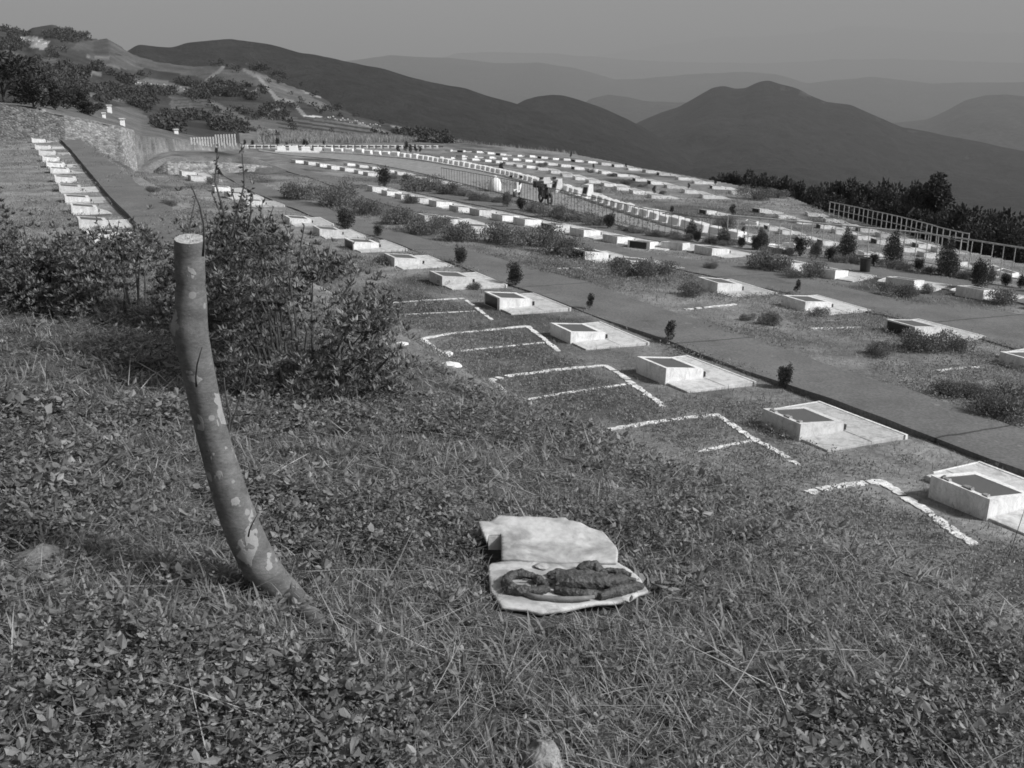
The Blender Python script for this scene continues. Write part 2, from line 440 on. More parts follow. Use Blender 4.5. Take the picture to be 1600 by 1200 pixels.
    strip([(372, 144), (384, 140)], 1.4, .2); strip([(388, 147), (405, 138)], 1.4, .2); strip([(425, 174), (436, 172)], 2.2, .2)
    strip([(560, 192), (600, 206)], 1.6, .2); strip([(612, 197), (626, 200)], 1.3, .25)
    strip([(135, 88), (170, 89)], .8, .2)
    bank = far & (rr < er_ + 26) & (tht > th_of(370)) & (tht < th_of(900))
    t = np.where(bank, .16 + .09 * (fbm(x * .25, y * .25, 3, 80) - .5), t)
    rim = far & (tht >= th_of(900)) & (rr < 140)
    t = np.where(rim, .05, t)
    np_ = np_mesh('ground', V, [F, Fc], M['ground'], None, t, True)
    props(np_, kind='structure')
    np_.data.validate()
make_ground()

# ------------------------------------------------------------------ mountains
def mount_mat():
    m, nt, b = new_mat('forested_mountain', 0.95, 0.05)
    a = nt.nodes.new('ShaderNodeAttribute'); a.attribute_name = 'tone'
    n = noise_n(nt, .012, 6, .62); c = math_n(nt, 'MULTIPLY', a.outputs['Fac'], ramp(nt, n, .3, .8, .7, 1.2))
    n3 = noise_n(nt, .045, 6, .8); c = math_n(nt, 'MULTIPLY', c, ramp(nt, n3, .36, .4, .64, 1.6))
    cc = nt.nodes.new('ShaderNodeCombineColor')
    for i in range(3): nt.links.new(c, cc.inputs[i])
    nt.links.new(cc.outputs[0], b.inputs['Base Color'])
    bump(nt, b, n3, 1.0, 45.0)
    return m
M['mount'] = mount_mat()
def ridge(name, sil, R, front, rf, rough=.0006, seed=1, tone=.04, cols=900, rows=120, spur=.28, rocks=()):
    sx = [p[0] for p in sil]
    px = np.linspace(sx[0], sx[-1], cols)
    py = np.interp(px, sx, [p[1] for p in sil])
    ths = np.array([th_of(a, b) for a, b in zip(px, py)]); t1 = np.array([tan_of(a, b) for a, b in zip(px, py)])
    pf = np.interp(px, [p[0] for p in front], [p[1] for p in front]); t0 = np.array([tan_of(a, b) for a, b in zip(px, pf)])
    t1s = np.convolve(np.pad(t1, 60, mode='edge'), np.hanning(121) / np.hanning(121).sum(), 'valid')
    t1 = np.convolve(np.pad(t1, 5, mode='edge'), np.ones(11) / 11, 'valid')
    tn = t1 - t1s + rough * 2 * (fbm(px * .25, px * 0 + seed, 3, seed) - .5) * 0 + rough * 2 * (fbm(px * .03, px * 0 + seed, 3, seed + 3) - .5)
    s = np.linspace(0, 1, rows)[:, None]; TH = ths[None, :] + 0 * s; 
    rr = rf + (R - rf) * s * np.ones_like(TH)
    rr = rr * (1 + .10 * (fbm(TH * 8, s * 2 + 0 * TH, 3, seed + 9) - .5) * np.sin(np.pi * s))
    X = rr * np.sin(TH); Y = rr * np.cos(TH)
    q = R / 9.0
    w = fbm(X / q + 3 * seed, Y / q, 6, seed + 5) - .5 + .30 * (np.abs(fbm(X / (q * .45), Y / (q * .45), 4, seed + 6) - .5) * 2 - .3)
    e = t0[None, :] + (t1s - t0)[None, :] * np.clip(s ** .9 + spur * w * np.sin(np.pi * s) ** .8, -.1, 1.0)
    wp = px[None, :] + 160 * (fbm(s * 2.5 + 0 * TH, px[None, :] * .006 + seed + 0 * s, 3, seed + 17) - .5) * (1 - s) * 2
    TN = np.interp(wp, px, tn)
    Z = rr * (e + TN * sstep(.66, 1, s))
    # far side falls away, front skirt goes down into the valley
    Xb = (R * 1.5) * np.sin(TH[:1]); Yb = (R * 1.5) * np.cos(TH[:1]); Zb = np.full_like(Xb, -395.)
    Xf = rf * .9 * np.sin(TH[:1]); Yf = rf * .9 * np.cos(TH[:1]); Zf = np.minimum(Z[:1] - rf * .12, -300. if rf > 900 else -1e9 if False else Z[:1] - rf * .1)
    X = np.vstack([Xf, X, Xb]); Y = np.vstack([Yf, Y, Yb]); Z = np.vstack([Zf, Z, Zb])
    n, k = X.shape; idx = np.arange(n * k).reshape(n, k)
    F = np.stack([idx[:-1, :-1], idx[:-1, 1:], idx[1:, 1:], idx[1:, :-1]], -1).reshape(-1, 4)
    V = np.stack([X, Y, Z], -1).reshape(-1, 3)
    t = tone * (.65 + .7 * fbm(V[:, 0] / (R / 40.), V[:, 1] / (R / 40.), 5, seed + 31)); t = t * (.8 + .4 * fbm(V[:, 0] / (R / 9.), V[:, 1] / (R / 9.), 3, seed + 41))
    fx, fy = project(V[:, 0], V[:, 1], V[:, 2])
    for (cx, cy, rad, val) in rocks:
        nz = fbm(V[:, 0] / 14, V[:, 1] / 14, 3, 90)
        m = (np.hypot((fx - cx) / rad, (fy - cy) / (rad * .45)) < .4 + 1.1 * (nz - .2)) & (nz > .46); t[m] = val
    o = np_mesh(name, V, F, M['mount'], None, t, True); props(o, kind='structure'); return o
FR = [(-100, 330), (600, 330), (1000, 340), (1200, 370), (1400, 430), (1800, 500)]
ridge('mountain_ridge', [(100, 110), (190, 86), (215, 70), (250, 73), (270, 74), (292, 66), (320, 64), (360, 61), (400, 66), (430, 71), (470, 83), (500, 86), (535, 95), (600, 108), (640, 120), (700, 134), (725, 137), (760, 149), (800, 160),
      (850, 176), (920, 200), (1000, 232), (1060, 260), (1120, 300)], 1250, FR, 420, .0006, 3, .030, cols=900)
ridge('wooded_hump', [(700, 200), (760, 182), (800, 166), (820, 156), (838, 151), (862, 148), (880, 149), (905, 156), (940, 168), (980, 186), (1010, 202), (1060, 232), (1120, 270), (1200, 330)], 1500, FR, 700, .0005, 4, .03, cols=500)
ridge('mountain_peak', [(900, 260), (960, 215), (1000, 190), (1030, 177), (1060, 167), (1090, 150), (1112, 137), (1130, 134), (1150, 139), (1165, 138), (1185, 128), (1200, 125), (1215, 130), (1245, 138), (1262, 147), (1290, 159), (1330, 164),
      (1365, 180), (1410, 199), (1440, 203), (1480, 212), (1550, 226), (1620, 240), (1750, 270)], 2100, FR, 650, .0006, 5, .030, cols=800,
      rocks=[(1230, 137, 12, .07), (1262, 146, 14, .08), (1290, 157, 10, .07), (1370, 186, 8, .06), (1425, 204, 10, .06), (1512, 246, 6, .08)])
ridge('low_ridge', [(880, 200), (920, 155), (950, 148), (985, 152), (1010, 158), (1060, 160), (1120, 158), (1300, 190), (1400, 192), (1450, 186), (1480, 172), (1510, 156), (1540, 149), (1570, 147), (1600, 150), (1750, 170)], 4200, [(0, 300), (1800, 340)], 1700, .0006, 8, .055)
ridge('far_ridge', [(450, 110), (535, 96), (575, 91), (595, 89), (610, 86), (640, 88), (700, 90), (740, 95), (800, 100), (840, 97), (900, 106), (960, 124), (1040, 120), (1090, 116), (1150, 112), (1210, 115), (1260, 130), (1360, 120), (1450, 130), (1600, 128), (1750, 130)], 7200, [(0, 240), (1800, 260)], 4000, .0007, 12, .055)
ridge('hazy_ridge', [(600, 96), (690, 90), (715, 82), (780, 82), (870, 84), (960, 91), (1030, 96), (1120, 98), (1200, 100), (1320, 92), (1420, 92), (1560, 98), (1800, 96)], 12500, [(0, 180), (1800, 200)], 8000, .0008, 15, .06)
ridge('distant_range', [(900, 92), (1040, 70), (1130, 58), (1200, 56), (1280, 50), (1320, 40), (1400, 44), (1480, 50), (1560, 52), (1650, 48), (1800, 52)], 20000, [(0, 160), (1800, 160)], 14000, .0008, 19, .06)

# ------------------------------------------------------------------ paths and road, as slabs laid on the ground
def resample(pts, n):
    pts = np.array([(p[0], p[1]) for p in pts]); d = np.concatenate([[0], np.cumsum(np.hypot(*np.diff(pts, axis=0).T))])
    q = np.linspace(0, d[-1], n); return np.stack([np.interp(q, d, pts[:, 0]), np.interp(q, d, pts[:, 1])], 1)
def smooth_pts(pts, n=200, it=12):
    p = resample(pts, n)
    for _ in range(it): p[1:-1] = (p[:-2] + 2 * p[1:-1] + p[2:]) / 4
    return p
def slab(name, L, R, n, dz, mat, depth=.25, cross=8, wob=.03):
    L = smooth_pts(L, n); R = smooth_pts(R, n)
    Rn = R - L; Rn = Rn / np.hypot(Rn[:, 0], Rn[:, 1])[:, None]; L = L + Rn * wob * (fbm(np.arange(n) * .35, np.zeros(n), 3, 5)[:, None] - .5); R = R + Rn * .32 * (fbm(np.arange(n) * .30, np.zeros(n) + 5, 4, 6)[:, None] - .5)
    rows = []
    for j in range(cross + 1):
        f = j / cross; P = L * (1 - f) + R * f; rows.append(P)
    A = np.array(rows)                       # cross, n, 2
    Z = H(A[..., 0], A[..., 1])
    # even out lawn roughness across the slab
    zl = (Z[0] + Z[-1]) / 2; f = np.linspace(0, 1, cross + 1)[:, None]
    Zs = plane_z(A[..., 0], A[..., 1]); off = np.mean(Z - Zs, axis=0)
    k = np.ones(9) / 9; off = np.convolve(np.pad(off, 4, mode='edge'), k, 'valid')
    Z = Zs + off[None, :] + (dz if not callable(dz) else np.array([dz(*uv(*p_)) for p_ in L])[None, :])
    top = np.dstack([A, Z[..., None]]); bot = top.copy(); bot[..., 2] -= depth
    Vt = top.reshape(-1, 3); idx = np.arange(len(Vt)).reshape(cross + 1, n)
    F = [np.stack([idx[:-1, :-1], idx[1:, :-1], idx[1:, 1:], idx[:-1, 1:]], -1).reshape(-1, 4)]
    V = [Vt]; base = len(Vt)
    for e, flip in ((0, 0), (cross, 1)):
        V.append(bot[e]); a = idx[e]; b = base + np.arange(n); base += n
        q = np.stack([a[:-1], a[1:], b[1:], b[:-1]], -1)
        F.append(q[:, ::-1] if flip else q)
    for e in (0, n - 1):
        V.append(bot[:, e]); a = idx[:, e]; b = base + np.arange(cross + 1); base += cross + 1
        q = np.stack([a[:-1], a[1:], b[1:], b[:-1]], -1); F.append(q)
    o = np_mesh(name, np.vstack(V), F, mat); props(o, kind='structure'); return o
def pxs(l): return [tuple(at(*p))[:2] for p in l]
def uvs(l): return [xy(*p) for p in l]
PATH1_RP = [(345, 262), (400, 286), (450, 304), (500, 322), (561, 344), (644, 371), (762, 401), (872, 430), (935, 450), (982, 466), (1017, 479), (1080, 500), (1135, 519), (1187, 533), (1300, 580), (1400, 612), (1500, 647), (1600, 677), (1750, 728)][::-1]
PATH1_LP = [(338, 268), (385, 296), (435, 318)][::-1]
_pr = [plane_hit(*p)[:2] for p in PATH1_RP]
PATH1_RW = [xy(-2, 13.0)] + [p for p in _pr if uv(*p)[0] > 0]
PATH1_LW = uvs([(-2, 11.45), (8, 11.35), (20, 11.45), (30, 11.4), (38, 11.1)]) + [plane_hit(*p)[:2] for p in PATH1_LP]
slab('near_path', PATH1_LW, PATH1_RW, 260, lambda u, v:   .035 + .062 * (1 - min(1, max(0, (u - 10) / 9))) + .02 * math.sin(u * 1.3), M['path'], .4, wob=.06)
PATH2_R = [(1700, 520), (1600, 490), (1425, 475), (1360, 460), (1200, 424), (1010, 397), (900, 374), (800, 352), (700, 330), (620, 312), (575, 302), (510, 277), (460, 262)]
PATH2_L = [(1700, 590), (1600, 552), (1542, 532), (1347, 487), (1200, 453), (1120, 434), (1010, 412), (900, 388), (800, 364), (700, 342), (620, 325), (560, 307), (490, 280), (445, 266)]
slab('middle_path', pxs(PATH2_L), pxs(PATH2_R), 220, .03, M['path'], wob=.2)
PATH3_R = [(1720, 474), (1600, 452), (1500, 438), (1400, 423), (1300, 410), (1200, 397), (1100, 382), (1000, 363), (850, 331), (750, 311), (690, 298), (640, 288)]
PATH3_L = [(1720, 500), (1600, 475), (1500, 457), (1376, 437), (1275, 417), (1200, 405), (1130, 396), (1066, 386), (1015, 376), (912, 357), (820, 337), (749, 322), (682, 309), (627, 297), (590, 291)]
slab('upper_path', pxs(PATH3_L), pxs(PATH3_R), 220, .03, M['path'], wob=.2)
slab('left_path', pxs([(95, 221), (110, 236), (150, 285), (175, 316), (205, 345), (240, 390)]), pxs([(128, 221), (165, 250), (190, 268), (215, 290), (262, 326), (312, 365), (350, 400)]), 120, .10, M['path'], .3)
ROAD_F = [(404, 233.5), (430, 238), (500, 239.5), (560, 243), (625, 248.5), (662, 253), (712, 262), (750, 269), (790, 278), (835, 291), (885, 304), (940, 322), (990, 339), (1050, 357), (1100, 370), (1160, 382), (1230, 397)]
ROAD_N = [(404, 236.5), (450, 243), (520, 249), (580, 256), (640, 267), (700, 282), (760, 297), (830, 314), (880, 328), (930, 343), (1000, 362), (1060, 375), (1120, 387), (1170, 395), (1230, 403)]
slab('road', pxs(ROAD_N), pxs(ROAD_F), 200, .04, M['road'])

# white kerb line along the far side of the road
def strip_line(name, pts, w, h, mat, n=60, wob=.0, closed=False):
    P = resample(pts, n); T = np.gradient(P, axis=0); T /= np.hypot(T[:, 0], T[:, 1])[:, None]; N = np.stack([-T[:, 1], T[:, 0]], 1)
    ww = w * (1 + wob * 2.6 * (fbm(np.arange(n) * .55, np.zeros(n) + pts[0][0], 4, 8) - .5))[:, None] / 2
    jit = N * (wob * w * .9 * (fbm(np.arange(n) * .5, np.zeros(n) + pts[0][1], 2, 18) - .5))[:, None]
    A = P + N * ww + jit; B = P - N * ww + jit
    za = H(A[:, 0], A[:, 1]); zb = H(B[:, 0], B[:, 1])
    keep_ = np.ones(n - 1, bool)
    if wob > .3: keep_ = fbm(np.arange(n - 1) * .35 + pts[0][0] * 3, np.zeros(n - 1) + pts[0][1], 3, 28) > (.29 if w > .09 else .35)
    V = np.vstack([np.c_[A, za - .06], np.c_[A, za + h], np.c_[B, zb + h], np.c_[B, zb - .06]])
    i = np.arange(n - 1)[keep_]
    F = [np.stack([i + k * n, i + 1 + k * n, i + 1 + (k + 1) * n, i + (k + 1) * n], -1) for k in range(3)]
    F.append(np.array([[0, n, 2 * n, 3 * n], [n - 1, 4 * n - 1, 3 * n - 1, 2 * n - 1]]))
    return np.vstack(V), F
kerb_pts = pxs([(p[0], p[1] - .8) for p in ROAD_F[1:]])
V, F = strip_line('kerb', kerb_pts, .16, .13, None, 160)
props(np_mesh('road_kerb', V, F, M['white']), kind='structure')

# ------------------------------------------------------------------ words for labels
ONES = ['', 'first', 'second', 'third', 'fourth', 'fifth', 'sixth', 'seventh', 'eighth', 'ninth', 'tenth', 'eleventh', 'twelfth', 'thirteenth', 'fourteenth', 'fifteenth', 'sixteenth', 'seventeenth', 'eighteenth', 'nineteenth']
TENS = {2: 'twent', 3: 'thirt', 4: 'fort', 5: 'fift', 6: 'sixt', 7: 'sevent', 8: 'eight', 9: 'ninet'}
def ordinal(n):
    if n < 20: return ONES[n]
    a, b = divmod(n, 10); return TENS[a] + 'ieth' if b == 0 else TENS[a] + 'y-' + ONES[b]

# ------------------------------------------------------------------ graves: sloping block with plaque on a slab
def grave_proto(kind):
    """local x from head to foot, y along the row away from the camera; origin at the near head corner"""
    L, Wd, hh, hf = .80, .80, .27, .185
    root = empty('grave')
    b = MB()
    top = lambda x: hh + (hf - hh) * x / L
    # block with a recessed top
    rim = .075
    if kind == 'small': rim = .07
    o8 = [(0, 0), (L, 0), (L, Wd), (0, Wd)]; i8 = [(rim, rim), (L - rim * 1.5, rim), (L - rim * 1.5, Wd - rim), (rim, Wd - rim)]
    v = [(x, y, -.25) for x, y in o8] + [(x, y, top(x)) for x, y in o8] + [(x, y, top(x)) for x, y in i8] + [(x, y, top(x) - .018) for x, y in i8]
    f = [(0, 1, 5, 4), (1, 2, 6, 5), (2, 3, 7, 6)] + [(3, 0, 4, 7)]
    for k in range(4):
        k2 = (k + 1) % 4; f += [(4 + k, 4 + k2, 8 + k2, 8 + k), (8 + k, 8 + k2, 12 + k2, 12 + k)]
    f.append((12, 13, 14, 15)); f.append((3, 2, 1, 0))
    b.add(v, f); b.build('block', M['marble'], root)
    # thin capping moulding at the head edge, and a foot ledge
    p = MB(); i = rim + .003; z = lambda x: top(x) - .006
    x0, x1 = rim + .003, L - rim * 1.5 - .003
    p.hexa([(x0, i, z(x0) - .01), (x1, i, z(x1) - .01), (x1, Wd - i, z(x1) - .01), (x0, Wd - i, z(x0) - .01), (x0, i, z(x0)), (x1, i, z(x1)), (x1, Wd - i, z(x1)), (x0, Wd - i, z(x0))])
    p.build('plaque', M['plaque'], root)
    if kind in ('back', ):
        q = MB(); q.box(-.012, -.002, .12, .72, .02, .24); q.build('back_plaque', M['darkplaque'], root)
    if kind == 'flowers':
        for y, w_, h_ in ((.10, .05, .02), (.30, .03, .03), (.36, .06, .025), (.62, .05, .018), (.68, .025, .035)):
            q = MB(); q.hexa([(rim - .05, y - w_, top(0) - .01), (rim + .03, y - w_ * .8, top(0) - .03), (rim + .04, y + w_, top(0) - .03), (rim - .04, y + w_ * .9, top(0) - .01), (rim - .04, y - w_ * .7, top(0) + h_ * .6), (rim + .015, y - w_ * .5, top(0) + h_), (rim + .01, y + w_ * .6, top(0) + h_ * .8), (rim - .03, y + w_ * .7, top(0) + h_ * .5)])
            q.build('offering', M['rock'], root)
    s = MB()
    # slab: an L round the foot of the block, with a slightly raised border and one joint
    s.box(.03, .82, -.52, -.006, -.2, .045)
    s.box(.823, 1.44, -.52, 1.22, -.2, .05)
    s.box(.45, .82, .806, 1.22, -.2, .045)
    s.build('slab', M['marble_slab'], root, bevel=.008)
    e = MB()
    e.box(1.442, 1.49, -.54, 1.25, -.2, .058); e.box(.60, 1.44, 1.222, 1.25, -.2, .055)
    e.build('slab_edging', M['marble'], root, bevel=.006)
    if kind != 'small':
        c = MB(); c.box(.83, .87, .02, .06, .05, .13); c.build('candle_stub', M['darkplaque'], root)
    return root
PROTO = {k: None for k in ('plain', 'back', 'flowers', 'small')}
_first = {}
def put_grave(kind, p, tang, label, group, scale=1.0):
    if PROTO[kind] is None: PROTO[kind] = grave_proto(kind); o = PROTO[kind]
    else: o = copy_tree(PROTO[kind])
    rz = math.atan2(tang[1], tang[0]) - math.pi / 2
    o.location = p; o.rotation_euler = (rnd.uniform(-.01, .01), .025 + rnd.uniform(-.012, .012), rz + rnd.uniform(-.02, .02))
    sv = (scale,) * 3 if not hasattr(scale, '__len__') else scale
    o.scale = (sv[0] * rnd.uniform(.96, 1.04), sv[1] * rnd.uniform(.96, 1.05), sv[2] * rnd.uniform(.9, 1.1))
    props(o, label, 'grave', group); return o
def tangents(P):
    out = []
    for i in range(len(P)):
        a = P[max(i - 1, 0)]; b = P[min(i + 1, len(P) - 1)]; d = Vector((b[0] - a[0], b[1] - a[1], 0)).normalized(); out.append(d)
    return out
TU = Vector((UX, UY, 0))
GRAVES = []
def grave_row(pts, desc, group, kinds, look, scale=1.0, order=1, fixed=None, origin='near'):
    P = [at(*p) for p in pts]; tg = tangents(P)
    for i, p in enumerate(P):
        d = fixed or tg[i]
        if d.dot(TU) < 0: d = -d
        k = kinds(i) if callable(kinds) else kinds
        lab = f"{look[k]}, {ordinal(i + 1)} nearest in {desc}"
        p = p.copy(); p.z = p.z - .02
        GRAVES.append(put_grave(k, p, d, lab, group, scale))
LOOK = {'plain': 'marble grave with grey plaque', 'back': 'white grave with dark end panel', 'flowers': 'marble grave with offerings', 'small': 'small white grave'}
# near row, beside the near path (regular spacing)
ROWA = [(6.9, 9.6), (9.92, 9.6), (13.02, 9.57), (16.15, 9.62), (19.4, 9.75), (22.5, 9.75), (25.7, 9.75), (28.9, 9.7), (32.1, 9.65), (35.4, 9.6), (38.6, 9.6), (41.8, 9.6), (45.0, 9.6), (48.2, 9.7), (51.4, 9.7), (54.4, 9.8), (57.4, 9.9)]
for i, (u, v) in enumerate(ROWA):
    if i in (10, 14): continue
    k = {0: 'flowers', 1: 'flowers', 4: 'back', 7: 'back', 11: 'back'}.get(i, 'plain')
    p = on_uv(u, v, -.01)
    GRAVES.append(put_grave(k, p, TU, f"{LOOK[k]}, {ordinal(i + 1)} nearest in the row beside the near path", 'graves in the row beside the near path', 1.0 if i < 8 else .95))
_q = plane_hit(1559, 568); _q = project(_q[0] - .8 * UX, _q[1] - .8 * UY, plane_z(_q[0] - .8 * UX, _q[1] - .8 * UY))
GB = [(float(_q[0]), float(_q[1])), (1427, 529), (1257, 487), (1120, 459), (985, 420), (914, 407), (736, 364), (700, 352), (664, 347)]
grave_row(GB, 'the row left of the middle path', 'graves in the row beside the middle path', lambda i: 'back' if i in (1, 5) else 'plain', LOOK, fixed=TU)
GC = [(1660, 492), (1535, 469), (1427, 453), (1304, 437), (1235, 424), (1112, 400), (1066, 392), (1015, 390), (964, 381), (912, 371), (864, 361), (820, 353), (785, 346), (749, 338), (716, 332), (682, 324), (652, 317), (627, 312), (605, 306), (582, 300)]
grave_row(GC, 'the row left of the upper path', 'graves in the row beside the upper path', lambda i: 'back' if i in (10, 7) else 'plain', LOOK, scale=.95)
GD = [(690, 288), (668, 284), (646, 280), (621, 273), (602, 269), (582, 265), (562, 262), (543, 259)]
grave_row(GD, 'the thin row below the road', 'graves in the thin row below the road', 'small', LOOK, scale=.72)
GD2 = [(575, 275), (560, 272), (539, 268), (518, 265), (500, 261), (482, 258), (462, 255)]
grave_row(GD2, 'the overgrown row left of the road', 'graves in the overgrown row', 'small', LOOK, scale=.9)
GL = [(136, 378), (124, 357), (112, 334), (102, 317), (93, 300), (86, 285), (79, 271), (73, 262), (67, 253), (61, 243), (55, 233), (50, 223)]
grave_row(GL, 'the row on the left terrace', 'graves in the left terrace row', 'plain', LOOK, scale=(.84, .78, .84))
for p_, l_ in (((482, 291), 'nearer'), ((455, 287), 'farther')):
    pass
# rows beyond the road
GE1 = [(1143, 303), (1113, 295), (1085, 287), (1060, 281), (1030, 274), (1009, 270), (982, 266), (960, 261), (940, 258), (919, 255), (899, 253), (881, 251), (864, 250), (846, 248), (828, 246), (809, 245), (782, 243), (762, 241), (745, 239), (724, 238), (704, 237)]
GE2 = [(1098, 310), (1070, 302), (1042, 294), (1017, 288), (993, 283), (965, 276), (940, 272), (920, 268), (898, 265), (877, 261), (855, 258), (837, 255), (821, 253), (802, 251), (785, 250), (765, 248), (742, 247), (722, 246)]
GE3 = [(1018, 310), (989, 303), (964, 297), (944, 291), (920, 286), (899, 281), (879, 276), (861, 271), (841, 266), (823, 263), (807, 261), (790, 257), (775, 255), (758, 253), (738, 251), (722, 250), (705, 249), (688, 248), (668, 247), (650, 246)]
GE4 = [(899, 303), (875, 297), (858, 292), (842, 287), (824, 283), (808, 278), (790, 274)]
grave_row(GE1, 'the farthest row below the dark trees', 'graves in the farthest row', lambda i: 'back' if i % 3 == 1 else 'small', LOOK, scale=(.94, .74, .76))
grave_row(GE2, 'the second farthest row', 'graves in the second farthest row', lambda i: 'back' if i in (3, 4, 5, 8) else 'small', LOOK, scale=(.94, .74, .76))
grave_row(GE3, 'the long middle row beyond the road', 'graves in the long row beyond the road', 'small', LOOK, scale=(.94, .74, .76))
grave_row(GE4, 'the short row just above the road', 'graves in the short row above the road', 'small', LOOK, scale=(.94, .74, .76))
GF1 = [(1548, 417), (1500, 416), (1444, 402), (1411, 393), (1370, 381), (1340, 374)]
GF2 = [(1465, 395), (1435, 387), (1405, 379), (1375, 371), (1344, 362), (1316, 355), (1290, 347), (1262, 337)]
GF3 = [(1305, 365), (1282, 357), (1245, 349), (1216, 341), (1190, 333)]
GF4 = [(1350, 402), (1285, 383), (1247, 374), (1222, 366), (1200, 359)]
GF5 = [(1187, 333), (1104, 336), (1012, 333)]
GF6 = [(1164, 351), (1139, 366), (1102, 358), (1072, 351), (1044, 343)]
GF7 = [(1555, 430), (1530, 435), (1240, 388), (1200, 388), (1157, 377)]
for k, (g, d, o_) in enumerate(((GF2, 'the row nearest the far railing', 1), (GF1, 'the broken row below the far railing', 1), (GF3, 'the row above the barred fence', 1), (GF4, 'the row seen through the barred fence', 1), (GF6, 'the row beside the kerb blocks', 1), (GF7, 'the row just behind the hedge', 1))):
    grave_row(g, d, 'graves in ' + d, (lambda i: 'back' if i in (1, 4) else 'small'), LOOK, scale=(.6, .55, .62))
for i, p in enumerate(GF5):
    put_grave('back', at(*p), TU, f"low white grave with dark end, {['rightmost', 'middle', 'leftmost'][i]} of three below the dark ground seam", 'scattered graves below the seam', .7)

# two upright headstones with dark tablets beside the road
for i, (px, py) in enumerate(((868, 302), (916, 312))):
    p = at(px, py); r = empty('headstone', p, AZ + .25, .68)
    b = MB(); b.hexa([(-.1, -.0, -.2), (.75, 0, -.2), (.75, .55, -.2), (-.1, .55, -.2), (.25, 0, 1.0), (.7, 0, 1.05), (.7, .55, 1.05), (.25, .55, 1.0)])
    b.build('stone', M['marble'], r, bevel=.03)
    t = MB(); d = Vector((.35, 0, 1.2)).normalized(); n = Vector((-1.2, 0, .35)).normalized()
    o = Vector((-.1, 0, -.2))
    def pt(a, y, h): q = o + d * a; return (q.x + n.x * h, y, q.z + n.z * h)
    t.hexa([pt(.62, .1, .003), pt(1.08, .1, .003), pt(1.08, .45, .003), pt(.62, .45, .003), pt(.62, .1, .02), pt(1.08, .1, .02), pt(1.08, .45, .02), pt(.62, .45, .02)])
    t.build('tablet', M['darkplaque'], r)
    props(r, f"upright white headstone with dark tablet by the road, {'left' if i == 0 else 'right'} of the pair", 'headstone', 'upright headstones by the road')

# ------------------------------------------------------------------ whitewashed plot outlines on the lawn
OUT = [
    ('broad white plot outline nearest the camera, running into the weeds', [(1262, 770), (1320, 758), (1378, 752), (1400, 768), (1450, 800), (1490, 832), (1522, 852)], .16),
    ('broken white plot outline with a crossbar, second nearest the camera', [(952, 672), (1010, 662), (1065, 654), (1120, 649), (1150, 668), (1180, 688), (1215, 706), (1246, 726)], .13),
    ('complete white plot outline with an inner bar, third from the camera', [(788, 612), (765, 594), (800, 586), (870, 578), (945, 571), (975, 590), (1005, 612), (1037, 636)], .14),
    ('thin worn plot outline, fourth from the camera', [(690, 553), (659, 530), (700, 522), (770, 515), (824, 510), (845, 526), (873, 548)], .13),
    ('faint plot outline near the big shrub, farthest of the near ones', [(610, 474), (660, 470), (724, 467), (745, 482), (768, 500)], .10),
]
INNER = {1: [[(1090, 706), (1140, 695), (1186, 686)]], 2: [[(820, 624), (900, 611), (985, 600)]], 3: [[(720, 549), (790, 541), (850, 535)]], 4: [[(600, 494), (680, 489), (742, 486)]]}
for i, (lab, pts, w) in enumerate(OUT):
    Vs, Fs, b = [], [], 0
    for j, pl in enumerate([pts] + INNER.get(i, [])):
        V, F = strip_line('x', [plane_hit(*p_)[:2] for p_ in pl], w * .78 if j == 0 else w * .5, .012 if j == 0 else .01, None, 110, .5)
        Vs.append(V)
        for f in F: Fs.append(f + b)
        b += len(V)
    o = np_mesh('plot_outline', np.vstack(Vs), Fs, M['straw_line']); props(o, lab, 'plot marking', 'white plot outlines on the lawn')
more = [([(1070, 484), (1110, 480), (1150, 476)], 'short faint line left of the spilling shrubs beyond the near path'), ([(1265, 514), (1310, 513), (1345, 512)], 'short white line between two low shrubs on the middle lawn'),
        ([(1462, 581), (1495, 576), (1530, 574)], 'short white line on the lawn at the right edge'), ([(870, 480 - 60), (920, 419), (950, 421)], 'thin line on the lawn below the block behind the near path'), ([(1240, 556), (1262, 563), (1275, 572)], 'short slanting line on the lawn beyond the near path')]
for pl, lab in more:
    V, F = strip_line('x', pxs(pl), .07, .02, None, 40, .6); o = np_mesh('plot_outline', V, F, M['straw_line']); props(o, 'worn ' + lab, 'plot marking', 'white plot outlines on the lawn')
for i, (px, py, s_, lab) in enumerate(((692, 554, .16, 'larger pale stone below the worn plot outline'), (704, 571, .11, 'smaller pale stone nearest the weeds below the plot outline'), (628, 538, .08, 'tiny pale stone left of the worn plot outline'))):
    bm = bmesh.new(); bmesh.ops.create_icosphere(bm, subdivisions=3, radius=1)
    for v in bm.verts: v.co *= 1 + .35 * mnoise.noise(v.co * 1.7 + Vector((i * 7, 0, 0)))
    me = bpy.data.meshes.new('stone'); bm.to_mesh(me); bm.free()
    o = link_mesh('stone', me, M['white']); o.location = at(px, py); o.scale = (s_ * 1.3, s_, s_ * .4); props(o, lab, 'stone', 'pale stones on the lawn')

